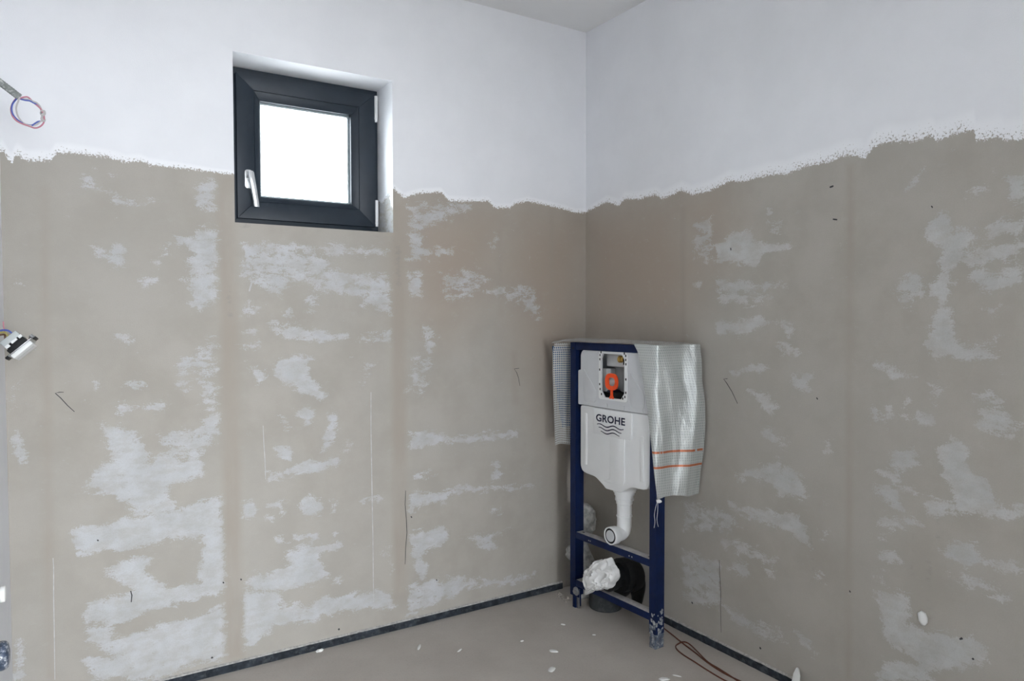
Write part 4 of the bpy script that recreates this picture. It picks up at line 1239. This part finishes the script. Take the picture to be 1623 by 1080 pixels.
# rubble crumbs in the corner (a heap nobody could count)
V, F = [], []
rs = random.Random(11)
def crumb(c, s):
    b0 = len(V)
    pts = [(1, 0, 0), (-1, 0, 0), (0, 1, 0), (0, -1, 0), (0, 0, 1), (0, 0, -.4)]
    for p in pts:
        V.append((c[0] + p[0] * s * rs.uniform(.5, 1.2), c[1] + p[1] * s * rs.uniform(.5, 1.2), max(0, c[2] + p[2] * s * rs.uniform(.5, 1.1))))
    for f in ((0, 2, 4), (2, 1, 4), (1, 3, 4), (3, 0, 4), (2, 0, 5), (1, 2, 5), (3, 1, 5), (0, 3, 5)):
        F.append(tuple(b0 + k for k in f))
for k in range(210):
    q = (rs.gauss(897, 8), rs.gauss(936, 7))
    w = on_plane(q, 2, 0)
    if w[1] > -.012 or w[0] > -.175: continue
    s = rs.uniform(.0018, .0055) if rs.random() < .85 else rs.uniform(.006, .010)
    crumb((w[0], w[1], s * .3), s)
o = mesh_obj('plaster_rubble', V, F, M_CRUMB)
tag(o, 'loose plaster crumbs scattered on the floor at the frame foot', 'rubble', kind='stuff')

# ------------------------------------------------------------------ floor and wall bits
pts = [(1046, 991), (1053, 997), (1066, 1007), (1082, 1020), (1100, 1034), (1120, 1050), (1135, 1060), (1152, 1070), (1175, 1081), (1200, 1094), (1190, 1098), (1165, 1086), (1145, 1077), (1120, 1062), (1100, 1049), (1084, 1039), (1074, 1031), (1071, 1025), (1075, 1021), (1083, 1020), (1092, 1023), (1104, 1034), (1122, 1052), (1140, 1063), (1160, 1076), (1185, 1090), (1215, 1108)]
cpts = [on_plane(q, 2, .0028) for q in pts]
for i in (4, 5): cpts[i][2] += .001
for i in (19, 20, 21, 22, 23, 24): cpts[i][2] += .0052
org = on_plane((1082, 1020), 2, 0)
tag(tube_obj('floor_cable', cpts, .0026, M_BROWN, None, 8, 5, origin=tuple(org)), 'thin reddish brown cable lying in a narrow loop on the floor', 'cable')

def splat_obj(name, q, lx, ly, ang, label, group=None, seed=0):
    c = on_plane(q, 2, 0)
    rs = random.Random(seed)
    n = 18; V = []; F = []
    ca, sa = math.cos(ang), math.sin(ang)
    for rr, z in ((1, 0.0002), (.82, .0022), (.4, .0032)):
        for k in range(n):
            a = 2 * math.pi * k / n
            w = 1 + .28 * mnoise.noise(Vector((math.cos(a) * 1.5, math.sin(a) * 1.5, seed * 3.3)))
            tail = 1 + .35 * max(0, math.cos(a)) ** 3
            x, y = math.cos(a) * lx * rr * w * tail, math.sin(a) * ly * rr * w
            V.append((x * ca - y * sa, x * sa + y * ca, z))
    for i in range(2):
        for k in range(n):
            F.append((i * n + k, i * n + (k + 1) % n, (i + 1) * n + (k + 1) % n, (i + 1) * n + k))
    F.append(tuple(2 * n + k for k in range(n)))
    F.append(tuple(reversed(range(n))))
    o = mesh_obj(name, V, F, M_FLAKE, None, True)
    o.location = (c[0], c[1], 0)
    tag(o, label, 'splash', 'white filler splashes on the floor')
for i, (q, a_, b_, an, lb) in enumerate([
    ((664, 1027), .022, .006, .95, 'white filler splash on the floor nearest the window wall strip, leftmost'),
    ((728, 1032), .014, .004, .5, 'thin white filler splash on the floor, second from the left'),
    ((877, 1032.5), .017, .011, -.9, 'oval white filler splash on the floor left of the frame foot'),
    ((874, 1062), .020, .012, .6, 'white filler splash on the floor near the lower picture edge, left of the frame'),
    ((827, 1017), .007, .004, 0, 'tiny white filler dot on the floor between the larger splashes'),
    ((892, 990.5), .009, .006, -.9, 'small grey white filler dot on the floor near the corner'),
    ((941, 1007), .007, .005, -.9, 'tiny white filler dot on the floor between the two frame feet'),
    ((1052, 1077), .018, .012, -.5, 'white filler splash on the floor below the cement smeared foot'),
    ((1072, 1072), .014, .004, -1.0, 'curved thin white filler splash beside the brown cable')]):
    splat_obj('filler_splash', q, a_, b_, an, lb, seed=i + 1)
# crumb of plaster by the strip
bm = bmesh.new(); bmesh.ops.create_icosphere(bm, subdivisions=3, radius=1)
for v in bm.verts:
    k = 1 + .45 * mnoise.noise(v.co * 1.9)
    v.co = Vector((v.co.x * .014 * k, v.co.y * .007 * k, max(-.003, v.co.z * .006 * k)))
o = bm_obj('plaster_lump', bm, M_FLAKE); c = on_plane((507, 1033), 2, 0); o.location = (c[0], c[1], .003)
tag(o, 'small lump of plaster on the floor against the black strip', 'plaster lump')

# flake hanging on the right wall
fl = [on_plane(q, 0, 0) for q in ((1455, 971), (1461, 968), (1468, 973), (1471, 980), (1471, 988), (1467, 992), (1462, 992), (1457, 984), (1456, 977))]
c = sum(fl) / len(fl)
V, F = [], []
n = len(fl)
for rr, d in ((1, -.001), (.9, -.006), (.45, -.011)):
    for w in fl: V.append((d, (w[1] - c[1]) * rr, (w[2] - c[2]) * rr))
for i in range(2):
    for k in range(n): F.append((i * n + k, i * n + (k + 1) % n, (i + 1) * n + (k + 1) % n, (i + 1) * n + k))
F.append(tuple(2 * n + k for k in range(n))); F.append(tuple(reversed(range(n))))
o = mesh_obj('filler_dab', V, F, M_FLAKE, None, True); o.location = (0, c[1], c[2])
tag(o, 'white drop shaped dab of filler low on the right wall', 'filler dab')

# white plastic wedge leaning on the right wall
b0 = on_plane((1268, 1098), 0, 0); t0 = on_plane((1272, 1058), 0, 0)
wy = b0[1]; hz = t0[2]
bm = bmesh.new()
prof = [(wy + .021, 0.0), (wy - .012, 0.0), (wy - .012, hz * .7), (wy - .007, hz * .93), (wy - .001, hz), (wy + .003, hz * .97), (wy + .012, hz * .70)]
add_plate(bm, rounded(prof, .003, 2), [], 0, .006, lambda a, b, d: (d, a, b))
o = bm_obj('plastic_wedge', bm, M_FLAKE, None, smooth=True, bevel=.001)
o.rotation_euler = (0, math.radians(-4), 0) ; o.location = (-.026, 0, .001); 
o.rotation_euler = (0, math.radians(5), 0)
tag(o, 'slim white wedge standing upright against the foot of the right wall', 'wedge')

# ------------------------------------------------------------------ left wall fittings
YS = -.30
lamp = empty('light_cable', (XL, YS, 1.90))
tag(lamp, 'coiled lamp wires coming out of a grey conduit stub high on the left', 'cable')
lo_ = np.array(lamp.location)
def LP(q, dy=0): return on_plane(q, 1, YS + dy) - lo_
c0 = on_plane((31, 154), 1, YS); c1 = on_plane((2, 132), 1, YS)
cdir = c1 - c0; cdir = cdir / np.linalg.norm(cdir)
cend = c0 + cdir * ((XL + .002 - c0[0]) / cdir[0])
npt = 26
cpath = [c0 + (cend - c0) * t - lo_ for t in np.linspace(0, 1, npt)]
V, F = [], []
add_tube(V, F, cpath, [.0088 + .0008 * (i % 2) for i in range(npt)], 14)
mesh_obj('conduit', V, F, M_CONDUIT, lamp, True)
def loop(px, dy):
    return [LP(q, d) for q, d in zip(px, dy)]
w1 = [(29, 152), (24, 158), (19, 166), (17.5, 175), (20, 184), (27, 192), (37, 197), (46, 200), (55, 203), (63, 201), (69, 195), (70, 186), (68, 179), (64, 172), (56, 165), (49, 158), (44, 154), (38, 154), (31, 156)]
w2 = [(30, 153), (26, 157), (20, 165), (18.5, 174), (21.5, 183), (29, 191), (39, 196.5), (49, 198.5), (56, 197), (51, 199), (60, 193), (66, 192), (69, 188), (66, 180), (65, 174), (60, 167), (53, 163), (47, 160), (40, 159), (32, 157)]
w3 = [(31, 154), (29, 160), (26, 169), (26.5, 178), (30, 187), (37, 195), (47, 199), (57, 198), (64, 193), (68, 190), (67, 182), (70, 178), (66, 174), (63, 168), (58, 163), (53, 161), (46, 158), (37, 157), (31, 156)]
for w, mt, ph in ((w1, M_WPINK, 0), (w2, M_WBLUE, 2), (w3, M_WGREY, 4)):
    dy = [.005 * math.sin(i * .9 + ph) for i in range(len(w))]
    tube_obj('wire', loop(w, dy), .0021, mt, lamp, 8, 5)
# knot wrap
kn = [LP((65, 175), -.006), LP((70, 178), -.004), LP((66, 182), -.008), LP((65, 178), .004), LP((70, 176), .006), LP((71, 181), -.006), LP((67, 184), -.006), LP((66, 190), -.005), LP((70, 192), -.006), LP((71, 190), .004)]
tube_obj('wire_knot', kn, .0024, M_WGREY, lamp, 8, 5)

so = empty('socket_insert', (XL, YS, 1.20))
tag(so, 'black and white wall socket insert hanging loose from its wires at the left edge', 'socket')
so_o = np.array(so.location)
e1 = Vector((.74, .0, .68)).normalized()
e2 = Vector((.68, -.22, -.70)); e2 = (e2 - e1 * e2.dot(e1)).normalized()
e3 = e1.cross(e2)
RS = Matrix((e1, e2, e3)).transposed()
sc = Vector(on_plane((29, 548), 1, YS - .01) - so_o)
def sbox(name, a, b, mat, parent=so, bevel=.0012):
    bm = bmesh.new()
    cc = sc + RS @ Vector([(p + q) / 2 for p, q in zip(a, b)])
    add_box(bm, cc, [abs(q - p) for p, q in zip(a, b)], RS)
    return bm_obj(name, bm, mat, parent, smooth=True, bevel=bevel)
sbox('terminal_block', (-.024, -.030, -.022), (.024, -.014, .022), M_SOCKG)
sbox('terminal_cover', (-.024, -.0145, -.023), (-.012, -.006, .023), M_SOCKW)
sbox('terminal_cover', (-.006, -.0145, -.023), (.012, -.008, .023), M_SOCKW)
sbox('terminal_cover', (.016, -.0145, -.023), (.026, -.007, .023), M_SOCKW)
sbox('body', (-.023, -.013, -.021), (.025, .012, .021), M_BLACK)
sbox('body_clip', (-.028, -.006, -.012), (-.022, .006, .012), M_BLACK)
sbox('metal_bracket', (-.034, .0115, -.034), (.036, .0135, .034), M_STEEL, bevel=.0004)
pf = sbox('front_plate', (-.030, .0135, -.031), (.030, .026, .031), M_SOCKW, bevel=.003)
sbox('plate_groove', (-.026, .0262, -.004), (.026, .0266, -.002), M_SOCKG, pf, 0)
sbox('claw', (.030, .004, -.012), (.043, .010, .012), M_BLACK)
sbox('claw', (.037, .010, -.016), (.046, .016, .016), M_BLACK)
sbox('claw', (-.044, .006, -.014), (-.030, .013, .014), M_BLACK)
lathe_obj('claw_screw', [(.005, 0), (.005, .010)], sc + RS @ Vector((.040, .002, -.016)), e2, M_STEEL, so, 10)
att = on_plane((6, 527), 1, YS) - so_o
for (tx, mt, off) in ((-.012, M_WBROWN, (0, 0, -.006)), (-.002, M_WYELLOW, (0, -.004, 0)), (.012, M_WBLUE, (0, 0, .006))):
    tip = sc + RS @ Vector((tx, -.029, -.004))
    a = np.array(att) + np.array(off)
    mid = (a + np.array(tip)) / 2 + np.array([.001, -.004, .004])
    tube_obj('wire', [np.array([.001, a[1] + .004, a[2] - .002]), a, mid, np.array(tip)], .0026, mt, so, 8, 5)
tube_obj('wire', [on_plane((5.2, 510), 1, YS) - so_o, on_plane((5.6, 517), 1, YS) - so_o, on_plane((6.4, 526), 1, YS) - so_o, np.array([.001, att[1], att[2] - .004])], .0016, M_WPINK, so, 6, 4)

# capped water outlet and drain stub on the left wall (only their tips reach into the picture)
wo = lathe_obj('water_plug', [(.013, 0), (.013, .026), (.0165, .027), (.0165, .034), (.012, .036)], (0, 0, 0), (1, 0, 0), M_FLAKE, None, 18)
wo.location = (XL + .001, -.87, .692)
tag(wo, 'tip of a white plug on the left wall above the foil covered stub', 'pipe plug')
dn = lathe_obj('drain_stub', [(.030, 0), (.030, .026), (.0285, .032), (.024, .036), (.012, .0385)], (0, 0, 0), (1, 0, 0), M_CHROMEPLUG, None, 24)
dn.location = (XL + .001, -.84, .552)
tag(dn, 'dark stub with bright foil patches low on the left wall at the picture edge', 'pipe stub')

# unseen ground slab a storey below, added to block sky light from underneath
tag(box_obj('ground_outside', (-40, -40, -3.2), (40, 40, -3.0), simple('pale_gravel', (.42, .41, .40), .95, var=.1, scale=2), bevel=0), 'unseen pale ground added outside to block sky light from below', kind='structure')
